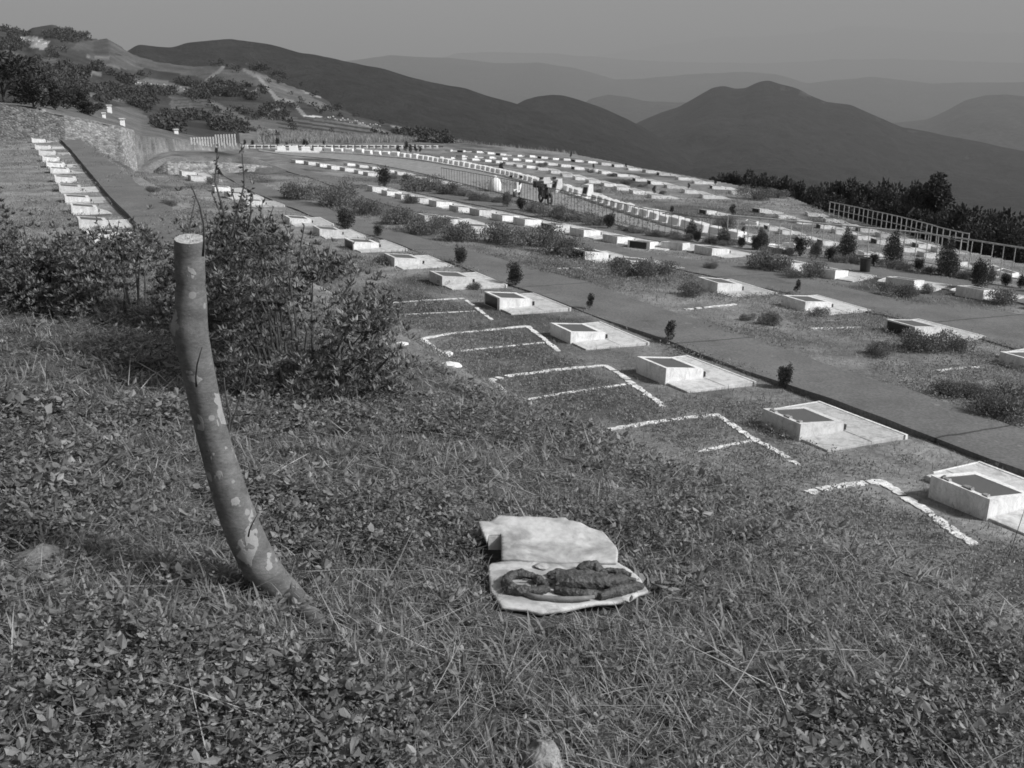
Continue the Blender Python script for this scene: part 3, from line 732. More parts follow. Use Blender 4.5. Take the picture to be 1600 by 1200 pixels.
# ------------------------------------------------------------------ white blocks along the road
KB = [(425 + i * 6.3, 238 + .00012 * (i * 6.3) ** 2) for i in range(0)]
def along(pl, n):
    P = resample(pl, n); return [tuple(p) for p in P]
kerbline = [(p[0], p[1] - 2.2) for p in ROAD_F[1:-1]]
W_ = [tuple(at(*p)) for p in kerbline]
Wx = resample([(p[0], p[1]) for p in W_], 500)
ds = np.concatenate([[0], np.cumsum(np.hypot(*np.diff(Wx, axis=0).T))])
n_k = int(ds[-1] / .98)
kproto = None
_pr = []
for i in range(n_k):
    q = ds[-1] * (i + .5) / n_k; x = np.interp(q, ds, Wx[:, 0]); y = np.interp(q, ds, Wx[:, 1])
    x2 = np.interp(q + .2, ds, Wx[:, 0]); y2 = np.interp(q + .2, ds, Wx[:, 1]); a = math.atan2(y2 - y, x2 - x)
    fx, fy = project(x, y, h1(x, y))
    if abs(fx - 868) < 9 or abs(fx - 918) < 10: continue
    _pr.append((x, y, a, fx))
for i, (x, y, a, fx) in enumerate(_pr):
    if kproto is None:
        kproto = empty('kerb_block'); b = MB()
        b.hexa([(-.31, -.13, -.1), (.31, -.13, -.1), (.31, .16, -.1), (-.31, .16, -.1), (-.30, -.07, .31), (.30, -.07, .31), (.30, .15, .34), (-.30, .15, .34)])
        b.build('block_body', M['white'], kproto, bevel=.03)
        c = MB(); c.box(-.37, .37, -.2, .22, -.06, .06); c.build('footing', M['marble_slab'], kproto, bevel=.01); o = kproto
    else: o = copy_tree(kproto)
    o.location = onG(x, y); o.rotation_euler = (rnd.uniform(-.03, .03), 0, a + rnd.uniform(-.05, .05)); s_ = rnd.uniform(1.12, 1.3); o.scale = (s_,) * 3
    props(o, f'white kerb block along the far side of the road, {ordinal(i + 1)} from its left end', 'kerb block', 'white blocks along the far side of the road')
# dashed white barrier far behind
bpts = along([(384, 230.3), (480, 230.6), (560, 230.2), (620, 229.6), (681, 228.6)], 28)
bp = None
for i, (px, py) in enumerate(bpts):
    x, y, z = ray(px, py); t = plane_hit(px, 232.5); R_ = math.hypot(t[0], t[1])
    p = at(px, 231.8); 
    if bp is None:
        bp = empty('barrier_block'); b = MB(); b.box(-.22, .22, -.14, .14, -.4, .27); b.build('block_body', M['white'], bp, bevel=.02)
        c = MB(); c.box(.222, .72, -.05, .05, .10, .22); c.build('rail', M['dark_metal'], bp); o = bp
    else: o = copy_tree(bp)
    o.location = p; o.rotation_euler = (0, 0, 0.0)
    props(o, f'small white barrier block before the far grass bank, {ordinal(i + 1)} from the left', 'barrier block', 'white barrier blocks before the grass bank')

# ------------------------------------------------------------------ railings
def railing(name, P, hgt, mat, label, every, rails=(1.0,), post_r=.018, rail_r=.02, lean=0.0, infill=None):
    root = empty(name, P[0]); props(root, label, 'railing')
    O = Vector(P[0]); pts = resample([(p[0], p[1]) for p in P], 200)
    ds = np.concatenate([[0], np.cumsum(np.hypot(*np.diff(pts, axis=0).T))]); n = max(2, int(round(ds[-1] / every)) + 1)
    base = []
    for i in range(n):
        q = ds[-1] * i / (n - 1); x = float(np.interp(q, ds, pts[:, 0])); y = float(np.interp(q, ds, pts[:, 1])); base.append(onG(x, y, 0) - O)
    zs = np.array([b.z for b in base]); k = min(5, n); zs2 = np.convolve(np.pad(zs, k // 2, mode='edge'), np.ones(k) / k, 'valid')[:n]
    for b, zz in zip(base, zs2): b.z = float(zz)
    me = None
    pb = MB(); pb.tube([(0, 0, -.15), (0, 0, hgt)], post_r, 6)
    first = pb.build('post', mat, root); first.location = base[0]
    for b in base[1:]:
        c = first.copy(); COL.objects.link(c); c.parent = root; c.location = b; c.rotation_euler = (rnd.uniform(-.015, .015), rnd.uniform(-.02, .02), 0)
    for f in rails:
        rb = MB(); rb.tube([b + Vector((0, 0, hgt * f)) for b in base], rail_r if f > .95 else rail_r * .7, 6); rb.build('rail', mat, root, smooth=False)
    return root
F1 = [tuple(at(*p)) for p in [(690, 285), (760, 299), (817, 312), (880, 327), (915, 336), (1012, 361), (1070, 372), (1135, 380)]]
railing('road_railing', F1, .80, M['dark_metal'], 'dark barred railing between the road and the low hedge', .34, (1.0, .08), post_r=.010, rail_r=.016)
F2 = [tuple(at(*p)) for p in [(1135, 381), (1200, 388), (1317, 400), (1427, 412), (1505, 425), (1600, 443), (1680, 460)]]
railing('hedge_railing', F2, .98, M['metal'], 'pale barred railing above the clipped conifers on the right', .36, (1.0, .1), post_r=.013, rail_r=.028)
F3 = [tuple(at(*p)) for p in [(1295, 337), (1340, 347), (1400, 362), (1460, 379), (1511, 392)]]
railing('edge_railing', F3, .62, M['metal'], 'pale two-bar railing along the edge before the dark trees', .42, (1.0, .5), post_r=.018, rail_r=.024)
F4 = [tuple(at(*p)) for p in [(1536, 397), (1570, 405), (1600, 413), (1680, 434)]]
railing('edge_railing', F4, .55, M['metal'], 'short railing at the right edge, separated by a gap', .6, (1.0, .5), post_r=.018, rail_r=.024)

# white picket fence on the left
pf = empty('picket_fence', at(300, 227)); props(pf, 'white picket fence at the bend before the dark wood', 'fence')
O = pf.location.copy(); pk = None; tops = []
for i in range(17):
    f = i / 16; px = 299 + 69 * f; pbm = at(px, 221.5 + 8 * f)
    hgt = (6 + 9.5 * f + (3 if f > .5 else 0)) * math.hypot(pbm.x, pbm.y) / 1600 
    b = MB(); b.box(-.05, .05, -.03, .03, -.2, hgt)
    q = b.build('picket', M['white'], pf); q.location = pbm - O; tops.append(pbm - O + Vector((0, .06, hgt * .6)))
b = MB(); b.tube(tops, .03, 4); b.build('rail', M['dark_metal'], pf)

# ------------------------------------------------------------------ stone retaining wall at the back left
def stone_mat():
    m, nt, b = new_mat('rough_stonework', 0.95, 0.15)
    g = nt.nodes.new('ShaderNodeNewGeometry'); mp = nt.nodes.new('ShaderNodeMapping'); mp.inputs['Scale'].default_value = (1.0, 1.0, 1.9)
    nt.links.new(g.outputs['Position'], mp.inputs[0])
    vo = nt.nodes.new('ShaderNodeTexVoronoi'); vo.inputs['Scale'].default_value = 5.5; nt.links.new(mp.outputs[0], vo.inputs['Vector'])
    ve = nt.nodes.new('ShaderNodeTexVoronoi'); ve.feature = 'DISTANCE_TO_EDGE'; ve.inputs['Scale'].default_value = 5.5; nt.links.new(mp.outputs[0], ve.inputs['Vector'])
    c = math_n(nt, 'MULTIPLY', ramp(nt, vo.outputs['Color'], 0.1, .17, .9, .38), ramp(nt, ve.outputs['Distance'], 0, .5, .05, 1.0))
    c = math_n(nt, 'MULTIPLY', c, ramp(nt, noise_n(nt, .5, 5, .6), .35, .78, .65, 1.12))
    c = math_n(nt, 'MULTIPLY', c, ramp(nt, noise_n(nt, 5, 4, .6), .3, .7, .7, 1.25))
    cc = nt.nodes.new('ShaderNodeCombineColor')
    for i in range(3): nt.links.new(c, cc.inputs[i])
    nt.links.new(cc.outputs[0], b.inputs['Base Color']); bump(nt, b, ve.outputs['Distance'], .6, .08)
    return m
M['stonewall'] = stone_mat()
def wall_run(name, foot_px, top_px, thick, mat, label, off=.0, cap=True):
    n = len(foot_px); pts = []
    for f, tp in zip(foot_px, top_px):
        p = at(f[0], f[1])
        if f[1] < 0:
            th_ = th_of(f[0], 220); rr_ = float(edge_r(th_)) - off; p = onG(rr_ * math.sin(th_), rr_ * math.cos(th_)); r = rr_
        else: r = math.hypot(p.x, p.y) - off
        x, y, z = ray(tp[0], tp[1]); h = math.hypot(x, y); pt = Vector((x / h * r, y / h * r, z / h * r)); pts.append((Vector((p.x * r / math.hypot(p.x, p.y), p.y * r / math.hypot(p.x, p.y), p.z - .5)), pt))
    V = []; F = []
    N = 90; rows = 10
    fb = np.array([p[0] for p in pts]); ft = np.array([p[1] for p in pts]); q = np.linspace(0, n - 1, N)
    B = np.stack([np.interp(q, range(n), fb[:, k]) for k in range(3)], 1); T = np.stack([np.interp(q, range(n), ft[:, k]) for k in range(3)], 1)
    D = T[:, :2] / np.hypot(T[:, 0], T[:, 1])[:, None]
    grid = []
    for j in range(rows + 1):
        f = j / rows; P = B * (1 - f) + T * f
        P[:, :2] += D * (.22 * f * (T[:, 2] - B[:, 2]))[:, None] + D * (.12 * (fbm(q * 3, q * 0 + j * .7, 3, 33) - .5))[:, None]
        grid.append(P)
    for w in (.0, thick):
        P = T.copy(); P[:, :2] += D * (.22 * (T[:, 2] - B[:, 2]) + w)[:, None]; P[:, 2] += .10 if cap and w == 0 else (.10 if cap else 0); grid.append(P)
    P = B.copy(); P[:, :2] += D * (thick + .2); grid.append(P)
    G = np.array(grid); R_ = len(G); idx = np.arange(R_ * N).reshape(R_, N)
    F = np.stack([idx[:-1, :-1], idx[:-1, 1:], idx[1:, 1:], idx[1:, :-1]], -1).reshape(-1, 4)
    o = np_mesh(name, G.reshape(-1, 3), F, mat); props(o, label, 'wall'); return o
wall_run('retaining_wall', [(p_, -1) for p_ in (-260, -60, 0, 60, 100, 150, 190, 210)], [(-260, 165), (-60, 163), (0, 164), (60, 176), (100, 184), (150, 194), (190, 203), (210, 208)], .5, M['stonewall'], 'rough stone retaining wall behind the left terrace', 1.25)
wall_run('terrace_wall', [(240, 272), (262, 273), (330, 272), (400, 266), (425, 264)], [(240, 271), (262, 256), (330, 256), (400, 261), (425, 264)], .3, M['stonewall'], 'low crumbling stone terrace wall behind the end of the near row', .1)

# small white marker stones on the slope above the wall
for i, (px, py, w, h, lab) in enumerate(((171, 176, .38, .55, 'tallest white marker stone on the slope above the stone wall'), (162, 184, .30, .34, 'small leaning white marker stone on the slope above the stone wall'), (191, 196, .42, .50, 'white lantern-like marker stone nearest the stone wall'), (139, 170, .32, .25, 'squat pale marker stone highest on the slope'), (275, 209, .35, .32, 'lone white marker stone before the dark wood'))):
    p = at(px, py); s = math.hypot(p.x, p.y) / 95.
    r = empty('marker_stone', p, .5); b = MB(); b.box(-w / 2 * s, w / 2 * s, -.15, .15, -.2, h * s); b.build('stone', M['white'], r, bevel=.03)
    c = MB(); c.box(-w * .65 * s, w * .65 * s, -.22, .22, h * s + .002, h * s + .09 * s); c.build('cap', M['marble_slab'], r, bevel=.02)
    props(r, lab, 'stone', 'white marker stones on the slope')

# ------------------------------------------------------------------ far white tombs on the hillside
fm = None; k = 0
def far_tomb(px, py, w, lab, grp):
    global fm
    p = at(px, py); s = math.hypot(p.x, p.y) / 1600 * w
    if fm is None:
        b = MB(); b.hexa([(-.5, -.3, -.4), (.5, -.3, -.4), (.5, .3, -.4), (-.5, .3, -.4), (-.45, -.1, .55), (.45, -.1, .55), (.45, .25, .65), (-.45, .25, .65)])
        b.add([(-.6, -.9, -.2), (.6, -.9, -.2), (.6, -.301, .08), (-.6, -.301, .08)], [(0, 1, 2, 3)])
        o = b.build('far_tomb', M['marble'], None); fm = o
    else: o = fm.copy(); COL.objects.link(o)
    o.location = p; o.scale = (s * 1.1, s, s * 1.0); o.rotation_euler = (0, 0, rnd.uniform(-.4, .4)); props(o, lab, 'tomb', grp)
n_ = 0
for i in range(22):
    n_ += 1; far_tomb(512 + i * 3.9 + rnd.uniform(-1, 1), 183 + i * .72 + rnd.uniform(-2.5, 2.5), rnd.uniform(1.2, 2.2), f'{ordinal(i + 1)} tomb from the left in the far cluster under the dark ridge', 'tombs at the foot of the dark ridge')
for i in range(16):
    far_tomb(210 + i * 5.2 + rnd.uniform(-1, 1), 127 + i * .75 + rnd.uniform(-2, 3), rnd.uniform(1.2, 2.2), f'{ordinal(i + 1)} tiny tomb from the left on the pale hillside clearing', 'tombs on the hillside clearing')
for i in range(9):
    far_tomb(146 + i * 4 + rnd.uniform(-1, 1), 136 + rnd.uniform(-2, 2), rnd.uniform(1.3, 2.2), f'{ordinal(i + 1)} tiny tomb from the left in the small clearing above the wood', 'tombs in the small clearing')
for i in range(8):
    far_tomb(36 + i * 5 + rnd.uniform(-1, 1), 66 + rnd.uniform(-4, 5), rnd.uniform(1.4, 2.4), f'{ordinal(i + 1)} tiny tomb from the left on the bright terrace under the hilltop', 'tombs on the bright terrace')

# ------------------------------------------------------------------ rubbish bin
p = at(1351, 426); r = empty('litter_bin', p); props(r, 'dark cylindrical litter bin beside the upper path', 'litter bin')
b = MB(); b.tube([(0, 0, 0), (0, 0, .02), (0, 0, .40)], [.13, .14, .155], 20); b.build('drum', M['black'], r)
b = MB(); n = 20
V = []; F = []
for (ra, z) in ((.165, .40), (.165, .43), (.135, .43), (.135, .36)): V += [(ra * math.cos(2 * math.pi * k / n), ra * math.sin(2 * math.pi * k / n), z) for k in range(n)]
for j in range(3):
    for k in range(n): F.append((j * n + k, j * n + (k + 1) % n, (j + 1) * n + (k + 1) % n, (j + 1) * n + k))
b.add(V, F); b.build('rim', M['black'], r)
b = MB(); b.tube([(.15, 0, .3), (.19, 0, .3), (.19, 0, .36), (.15, 0, .36)], .008, 6); b.build('handle', M['black'], r)

# ------------------------------------------------------------------ parked motorbikes on the road
def motorbike(px, py, rz, sc, body, label, dark):
    p = at(px, py); r = empty('scooter' if not dark else 'motorbike', p, rz, sc); props(r, label, 'motorbike', 'motorbikes parked on the road')
    def wheel(x):
        b = MB(); n = 20; V = []; F = []
        prof = [(.20, -.04), (.27, -.05), (.30, 0), (.27, .05), (.20, .04)]
        for (ra, w) in prof: V += [(x + ra * math.cos(2 * math.pi * k / n), w, .30 + ra * math.sin(2 * math.pi * k / n)) for k in range(n)]
        for j in range(5):
            for k in range(n): F.append((j * n + k, j * n + (k + 1) % n, ((j + 1) % 5) * n + (k + 1) % n, ((j + 1) % 5) * n + k))
        b.add(V, F); w_ = b.build('wheel', M['black'], r, smooth=True)
        c = MB(); c.tube([(x, -.05, .3), (x, .05, .3)], .045, 10)
        for k in range(5):
            a = k * 2 * math.pi / 5; c.tube([(x, 0, .3), (x + .2 * math.cos(a), 0, .3 + .2 * math.sin(a))], .012, 5)
        c.build('hub', M['metal'], w_)
    wheel(.62); wheel(-.62)
    b = MB()   # front shield, footboard, tail
    b.hexa([(.36, -.17, .35), (.44, -.12, .30), (.44, .12, .30), (.36, .17, .35), (.24, -.15, .95), (.33, -.10, .98), (.33, .10, .98), (.24, .15, .95)])
    b.hexa([(-.15, -.15, .28), (.37, -.15, .28), (.37, .15, .28), (-.15, .15, .28), (-.15, -.15, .36), (.36, -.15, .36), (.36, .15, .36), (-.15, .15, .36)])
    b.hexa([(-.78, -.10, .52), (-.12, -.16, .32), (-.12, .16, .32), (-.78, .10, .52), (-.86, -.10, .74), (-.10, -.14, .66), (-.10, .14, .66), (-.86, .10, .74)])
    b.build('body', body, r, bevel=.025)
    b = MB(); b.hexa([(-.72, -.12, .745), (-.08, -.12, .665), (-.08, .12, .665), (-.72, .12, .745), (-.70, -.10, .83), (-.12, -.10, .75), (-.12, .10, .75), (-.70, .10, .83)]); b.build('seat', M['black'], r, bevel=.02)
    b = MB(); b.tube([(.62, 0, .3), (.50, 0, .62), (.36, 0, .98)], .025, 8); b.tube([(.30, -.34, 1.02), (.36, -.12, 1.0), (.36, .12, 1.0), (.30, .34, 1.02)], .016, 8); b.build('handlebar', M['dark_metal'], r)
    b = MB(); b.hexa([(.38, -.09, .82), (.47, -.07, .84), (.47, .07, .84), (.38, .09, .82), (.34, -.10, 1.0), (.42, -.08, 1.0), (.42, .08, 1.0), (.34, .10, 1.0)]); b.build('headlight', M['metal'], r, bevel=.02)
    b = MB(); b.hexa([(.40, -.06, .48), (.92, -.05, .42), (.92, .05, .42), (.40, .06, .48), (.42, -.06, .53), (.85, -.05, .56), (.85, .05, .56), (.42, .06, .53)]); b.build('mudguard', body, r, bevel=.015)
    for s in (-1, 1):
        m_ = MB(); m_.tube([(.32, .22 * s, 1.02), (.30, .30 * s, 1.24)], .009, 6); m_.hexa([(.29, .24 * s, 1.20), (.31, .24 * s, 1.20), (.31, .42 * s, 1.20), (.29, .42 * s, 1.20), (.29, .24 * s, 1.32), (.31, .24 * s, 1.32), (.31, .42 * s, 1.32), (.29, .42 * s, 1.32)])
        m_.build('mirror', M['black'], r)
    if dark:
        b = MB(); b.box(-1.05, -.72, -.26, .26, .70, 1.0); b.build('luggage_box', M['black'], r, bevel=.03)
        b = MB(); b.hexa([(.28, -.2, 1.0), (.34, -.2, 1.0), (.34, .2, 1.0), (.28, .2, 1.0), (.18, -.16, 1.30), (.21, -.16, 1.30), (.21, .16, 1.30), (.18, .16, 1.30)]); b.build('windscreen', M['metal'], r)
    return r
motorbike(808, 307, -1.8, .78, M['white'], 'white scooter with dark mirrors parked behind the barred railing', False)
motorbike(852, 319, -1.25, .95, M['black'], 'black motorbike with windscreen and luggage box behind the barred railing', True)
p = at(773, 299); r = empty('sack', p, .6); b = MB(); b.tube([(0, 0, -.02), (0, 0, .12), (.03, 0, .40), (.05, .02, .62), (.02, 0, .72)], [.30, .36, .32, .22, .08], 12)
b.build('bag', M['white'], r, smooth=True); c = MB(); c.tube([(.02, 0, .70), (.01, 0, .80)], [.05, .09], 8); c.build('tied_neck', M['white'], r); props(r, 'white filled sack on the road left of the scooter', 'sack')

# ------------------------------------------------------------------ leaves: numpy builders
def unit(v): return v / (np.linalg.norm(v, axis=1)[:, None] + 1e-9)
def rand_dirs(n, up=.0):
    v = RNG.normal(size=(n, 3)); v[:, 2] += up; return unit(v)
def leaf_quads(P, A, S, L, Wd, fold=.25, tone=None):
    """folded rhombic leaves: P base (n,3), A axis, S side; 5 verts, 2 quads each"""
    n = len(P); N = np.cross(A, S); L = L[:, None]; Wd = Wd[:, None]
    V = np.stack([P, P + A * L * .45 + S * Wd * .5 + N * Wd * fold, P + A * L, P + A * L * .45 - S * Wd * .5 + N * Wd * fold, P + A * L * .48], 1).reshape(-1, 3)
    b = np.arange(n) * 5
    F = np.concatenate([np.stack([b, b + 4, b + 2, b + 1], -1), np.stack([b, b + 3, b + 2, b + 4], -1)])
    return V, F, np.repeat(tone, 5)
def leaf_round(P, A, S, L, Wd, fold=.15, droop=.2, tone=None):
    n = len(P); N = np.cross(A, S); L = L[:, None]; Wd = Wd[:, None]
    m1 = P + A * L * .30 + N * L * droop * .1; m2 = P + A * L * .68 + N * L * droop * .05
    V = np.stack([P, m1, m2, P + A * L - N * L * droop * .3, m1 + S * Wd * .42 + N * Wd * fold, m2 + S * Wd * .46 + N * Wd * fold, m1 - S * Wd * .42 + N * Wd * fold, m2 - S * Wd * .46 + N * Wd * fold], 1).reshape(-1, 3)
    b = np.arange(n) * 8
    Q = np.concatenate([np.stack([b + 1, b + 4, b + 5, b + 2], -1)[:, ::-1], np.stack([b + 1, b + 2, b + 7, b + 6], -1)[:, ::-1]])
    T = np.concatenate([np.stack([b, b + 4, b + 1], -1), np.stack([b, b + 1, b + 6], -1), np.stack([b + 2, b + 5, b + 3], -1), np.stack([b + 2, b + 3, b + 7], -1)])
    return V, [Q, T], np.repeat(tone, 8)
def blades(P, az, lean, L, Wd, curl, tone):
    """grass blades: 7 verts"""
    n = len(P); D = np.stack([np.cos(az), np.sin(az), 0 * az], 1); S = np.stack([-np.sin(az), np.cos(az), 0 * az], 1); Zv = np.array([[0, 0, 1.]])
    pts = [P]; a = lean.copy(); cur = P
    for k in range(3):
        d = D * np.sin(a)[:, None] + Zv * np.cos(a)[:, None]; cur = cur + d * (L / 3)[:, None]; pts.append(cur); a = a + curl
    V = []
    for k in range(3):
        w = (Wd * (1.0, .9, .6)[k] / 2)[:, None]; V += [pts[k] - S * w, pts[k] + S * w]
    V.append(pts[3]); V = np.stack(V, 1).reshape(-1, 3); b = np.arange(n) * 7
    Q = np.concatenate([np.stack([b, b + 1, b + 3, b + 2], -1), np.stack([b + 2, b + 3, b + 5, b + 4], -1)]); T = np.stack([b + 4, b + 5, b + 6], -1)
    return V, [Q, T], np.repeat(tone, 7)
def merge(parts):
    V = []; Q = []; T = []; tn = []; b = 0
    for v, f, t in parts:
        f = f if isinstance(f, list) else [f]
        for a in f: (Q if a.shape[1] == 4 else T).append(a + b)
        V.append(v); tn.append(t); b += len(v)
    F = []
    if Q: F.append(np.concatenate(Q))
    if T: F.append(np.concatenate(T))
    return np.vstack(V), F, np.concatenate(tn)

# ------------------------------------------------------------------ shrubs and trees
def crown_cloud(blobs, n, size, flat=.6, shell=.75, up=.2, wid=.7, tvar=.35):
    """blobs: list of (x,y,z,rx,ry,rz); leaf clumps spread mostly near the surface of each"""
    w = np.array([b[3] * b[4] * b[5] for b in blobs]) ** .67; idx = RNG.choice(len(blobs), n, p=w / w.sum())
    B = np.array(blobs)[idx]; d = rand_dirs(n, .15); rad = shell + (1 - shell) * RNG.random(n) ** .5
    rad = np.where(RNG.random(n) < .3, RNG.random(n) ** .5 * shell, rad) * (1 + .22 * RNG.normal(size=n) * .6)
    P = B[:, :3] + d * B[:, 3:6] * rad[:, None]
    A = unit(d * .8 + rand_dirs(n, up)); S = unit(np.cross(A, rand_dirs(n)))
    L = size * RNG.uniform(.6, 1.4, n); tn = RNG.uniform(1 - tvar, 1 + tvar, n) * (.8 + .4 * RNG.random(len(blobs)))[idx]
    return leaf_quads(P, A, S, L, L * wid, .2, tn)
def shrub_mesh(kind, seed):
    rs = np.random.RandomState(seed)
    if kind == 'low':
        bl = [(rs.uniform(-.5, .5), rs.uniform(-.35, .35), rs.uniform(.12, .3), rs.uniform(.22, .4), rs.uniform(.2, .35), rs.uniform(.14, .26)) for _ in range(7)]
        return crown_cloud(bl, 3600, .05, wid=.5, up=.5)
    if kind == 'round':
        bl = [(rs.uniform(-.24, .24), rs.uniform(-.2, .2), rs.uniform(.25, .74), rs.uniform(.10, .2), rs.uniform(.10, .2), rs.uniform(.14, .28)) for _ in range(13)]
        return crown_cloud(bl, 3000, .06, shell=.6, wid=.45, up=1.0)
    if kind == 'cone':
        bl = [(rs.uniform(-.05, .05), rs.uniform(-.05, .05), h, r_, r_, .2) for h, r_ in ((.18, .27), (.32, .31), (.48, .29), (.64, .23), (.80, .15), (.92, .07))]
        return crown_cloud(bl, 6000, .042, shell=.85, wid=.4, up=1.2)
    if kind == 'sapling':
        bl = [(rs.uniform(-.1, .1), rs.uniform(-.1, .1), h, .15, .13, .16) for h in (.35, .5, .65, .8)]
        return crown_cloud(bl, 700, .08, wid=.45, up=.6)
SH = {}
def shrub(kind, var, p, s, label, group, name='shrub', cat='shrub', mat='azalea', squash=1.0):
    key = (kind, var)
    if key not in SH:
        r = empty(name)
        V, F, t = shrub_mesh(kind, 100 + var * 7 + len(kind)); np_mesh('foliage', V, F, M[mat], r, t)
        b = MB(); rs = random.Random(var)
        for k in range({'low': 6, 'round': 4, 'cone': 1, 'sapling': 1}[kind]):
            a = rs.uniform(0, 6.28); q = .0 if kind in ('cone', 'sapling') else .25
            b.tube([(0, 0, -.1), (q * .4 * math.cos(a), q * .4 * math.sin(a), .15), (q * math.cos(a), q * math.sin(a), .4 if kind != 'low' else .25)], [.02, .014, .006], 5)
        b.build('stems', M['stem'], r); SH[key] = r; o = r
    else: o = copy_tree(SH[key]); o.name = name
    o.location = p; o.rotation_euler = (0, 0, rnd.uniform(0, 6.28)); o.scale = (s * rnd.uniform(.9, 1.1), s * rnd.uniform(.9, 1.1), s * squash * rnd.uniform(.9, 1.1))
    props(o, label, cat, group); return o
# single small evergreens along the near path, sized from the photograph
def sized(px, py, hpx): p = at(px, py); return p, hpx * math.hypot(p.x, p.y) / 1600 / .95
for i, (px, py, h, k) in enumerate(((1225, 606, 40, 'round'), (1047, 536, 38, 'sapling'), (921, 484, 26, 'sapling'), (805, 447, 36, 'round'), (720, 414, 30, 'round'), (591, 370, 18, 'round'))):
    p, s = sized(px, py, h); shrub(k, i % 2, p, s * 1.05, f'small dark evergreen on the verge of the near path, {ordinal(i + 1)} nearest the camera', 'small evergreens beside the near path', 'small_evergreen', 'evergreen', 'conifer')
for i, (px, py, h) in enumerate(((1479, 431, 44), (1394, 413, 38), (1321, 405, 34), (1188, 392, 28), (1130, 384, 26), (1080, 376, 24))):
    p, s = sized(px, py, h); shrub('cone', i % 2, p, s * 1.15, f'clipped conical conifer by the hedge railing, {ordinal(i + 1)} from the right', 'clipped conifers by the railing', 'clipped_conifer', 'conifer', 'conifer')
p, s = sized(1528, 453, 42); shrub('round', 1, p, s, 'lopsided little tree on a bare stem beside the upper path, far right', None, 'small_tree', 'tree', 'conifer')
p, s = sized(1245, 460, 22); shrub('sapling', 0, p, s, 'tiny evergreen on the verge of the middle path', None, 'small_evergreen', 'evergreen', 'conifer')
p, s = sized(542, 362, 34); shrub('round', 0, p, s * 1.2, 'rounded dark shrub at the bend of the near path', None, 'shrub', 'shrub', 'conifer')
p, s = sized(600, 292, 24); shrub('round', 1, p, s * 1.2, 'rounded dark shrub at the head of the upper row', None, 'shrub', 'shrub', 'conifer')
# spilling low shrubs around the graves: px, py(base), width px
LOWS = [(1440, 548, 90, 'beside the dark-backed grave'), (1375, 556, 60, 'in front of the dark-backed grave'), (1490, 547, 60, 'at the foot of the dark-backed grave'), (1200, 507, 50, 'left of the white line beyond the near path'), (1170, 500, 30, 'left of the larger shrub beyond the near path'),
        (1278, 494, 34, 'before the block beyond the near path'), (1080, 462, 60, 'left of the block beyond the near path'), (1562, 648, 110, 'dark on the lawn at the right edge'), (1615, 640, 90, 'cut by the right edge of the photo'), (1490, 618, 70, 'on the lawn left of the right edge'),
        (1400, 462, 62, 'between the upper row graves'), (1450, 458, 30, 'at the block corner in the upper row'), (1270, 432, 60, 'in the gap of the upper row'), (1205, 423, 75, 'tall and dark at the left of the upper row gap'), (1240, 434, 40, 'light-leaved in the upper row gap'), (1565, 474, 60, 'before the last block of the upper row'),
        (985, 432, 80, 'over the block by the middle path'), (1030, 428, 60, 'spilling down from the block by the middle path'), (1110, 420, 30, 'beside the middle path bend'), (870, 396, 90, 'in the dark strip left of the middle path'), (830, 385, 90, 'in the dark strip, second along'), (780, 380, 80, 'in the dark strip, third along'),
        (720, 374, 80, 'in the dark strip, fourth along'), (670, 366, 70, 'in the dark strip, fifth along'), (620, 350, 70, 'in the dark strip, sixth along'), (570, 335, 70, 'in the dark strip, seventh along'), (520, 322, 80, 'in the dark strip, eighth along'), (470, 312, 80, 'in the dark strip, ninth along'), (900, 404, 60, 'at the near end of the dark strip'),
        (660, 300, 60, 'below the road, first of the low clumps'), (700, 304, 50, 'below the road, second of the low clumps'), (640, 318, 40, 'under the upper row, small'), (690, 355, 40, 'behind the blocks left of the middle path'),
        (1130, 355, 44, 'pale and loose beyond the kerb blocks'), (860, 262, 0, ''), (1310, 295, 0, ''),
        (240, 300, 26, 'on the lawn right of the upper path'), (262, 322, 30, 'at the edge of the upper path'), (330, 288, 26, 'beside the far end of the near row'), (1530, 622, 60, 'second on the right lawn'), (1010, 500 - 78, 24, 'small by the middle path'), (700, 445, 30, 'beside the block near the big shrub'), (740, 452, 30, 'right of the block near the big shrub'), (600, 412, 40, 'under the block by the big shrub'), (585, 385, 30, 'behind the block by the big shrub')]
for i, (px, py, w, lab) in enumerate(LOWS):
    if not w: continue
    p = at(px, py); s = w * math.hypot(p.x, p.y) / 1600 / 1.5
    shrub('low', i % 3, p, s, 'low spreading shrub ' + lab, 'low shrubs among the graves', 'low_shrub', 'shrub', 'azalea', squash=1.15)
# hedge strip beside the railings
hp = resample([(612, 281), (700, 303), (800, 325), (900, 348), (1000, 366), (1100, 382), (1200, 396), (1300, 408), (1400, 420), (1480, 431), (1560, 446), (1640, 462)], 46)
for i, (px, py) in enumerate(hp):
    p = at(px, py + rnd.uniform(-2, 1)); sc = rnd.uniform(.55, .85) * (1.15 if 15 > i > 1 else .75)
    shrub(rnd.choice(['low', 'low', 'round']), i % 3, p, sc, f'dark hedge shrub beside the railing, {ordinal(i + 1)} from the left', 'hedge shrubs beside the railing', 'hedge_shrub', 'shrub', 'azalea')
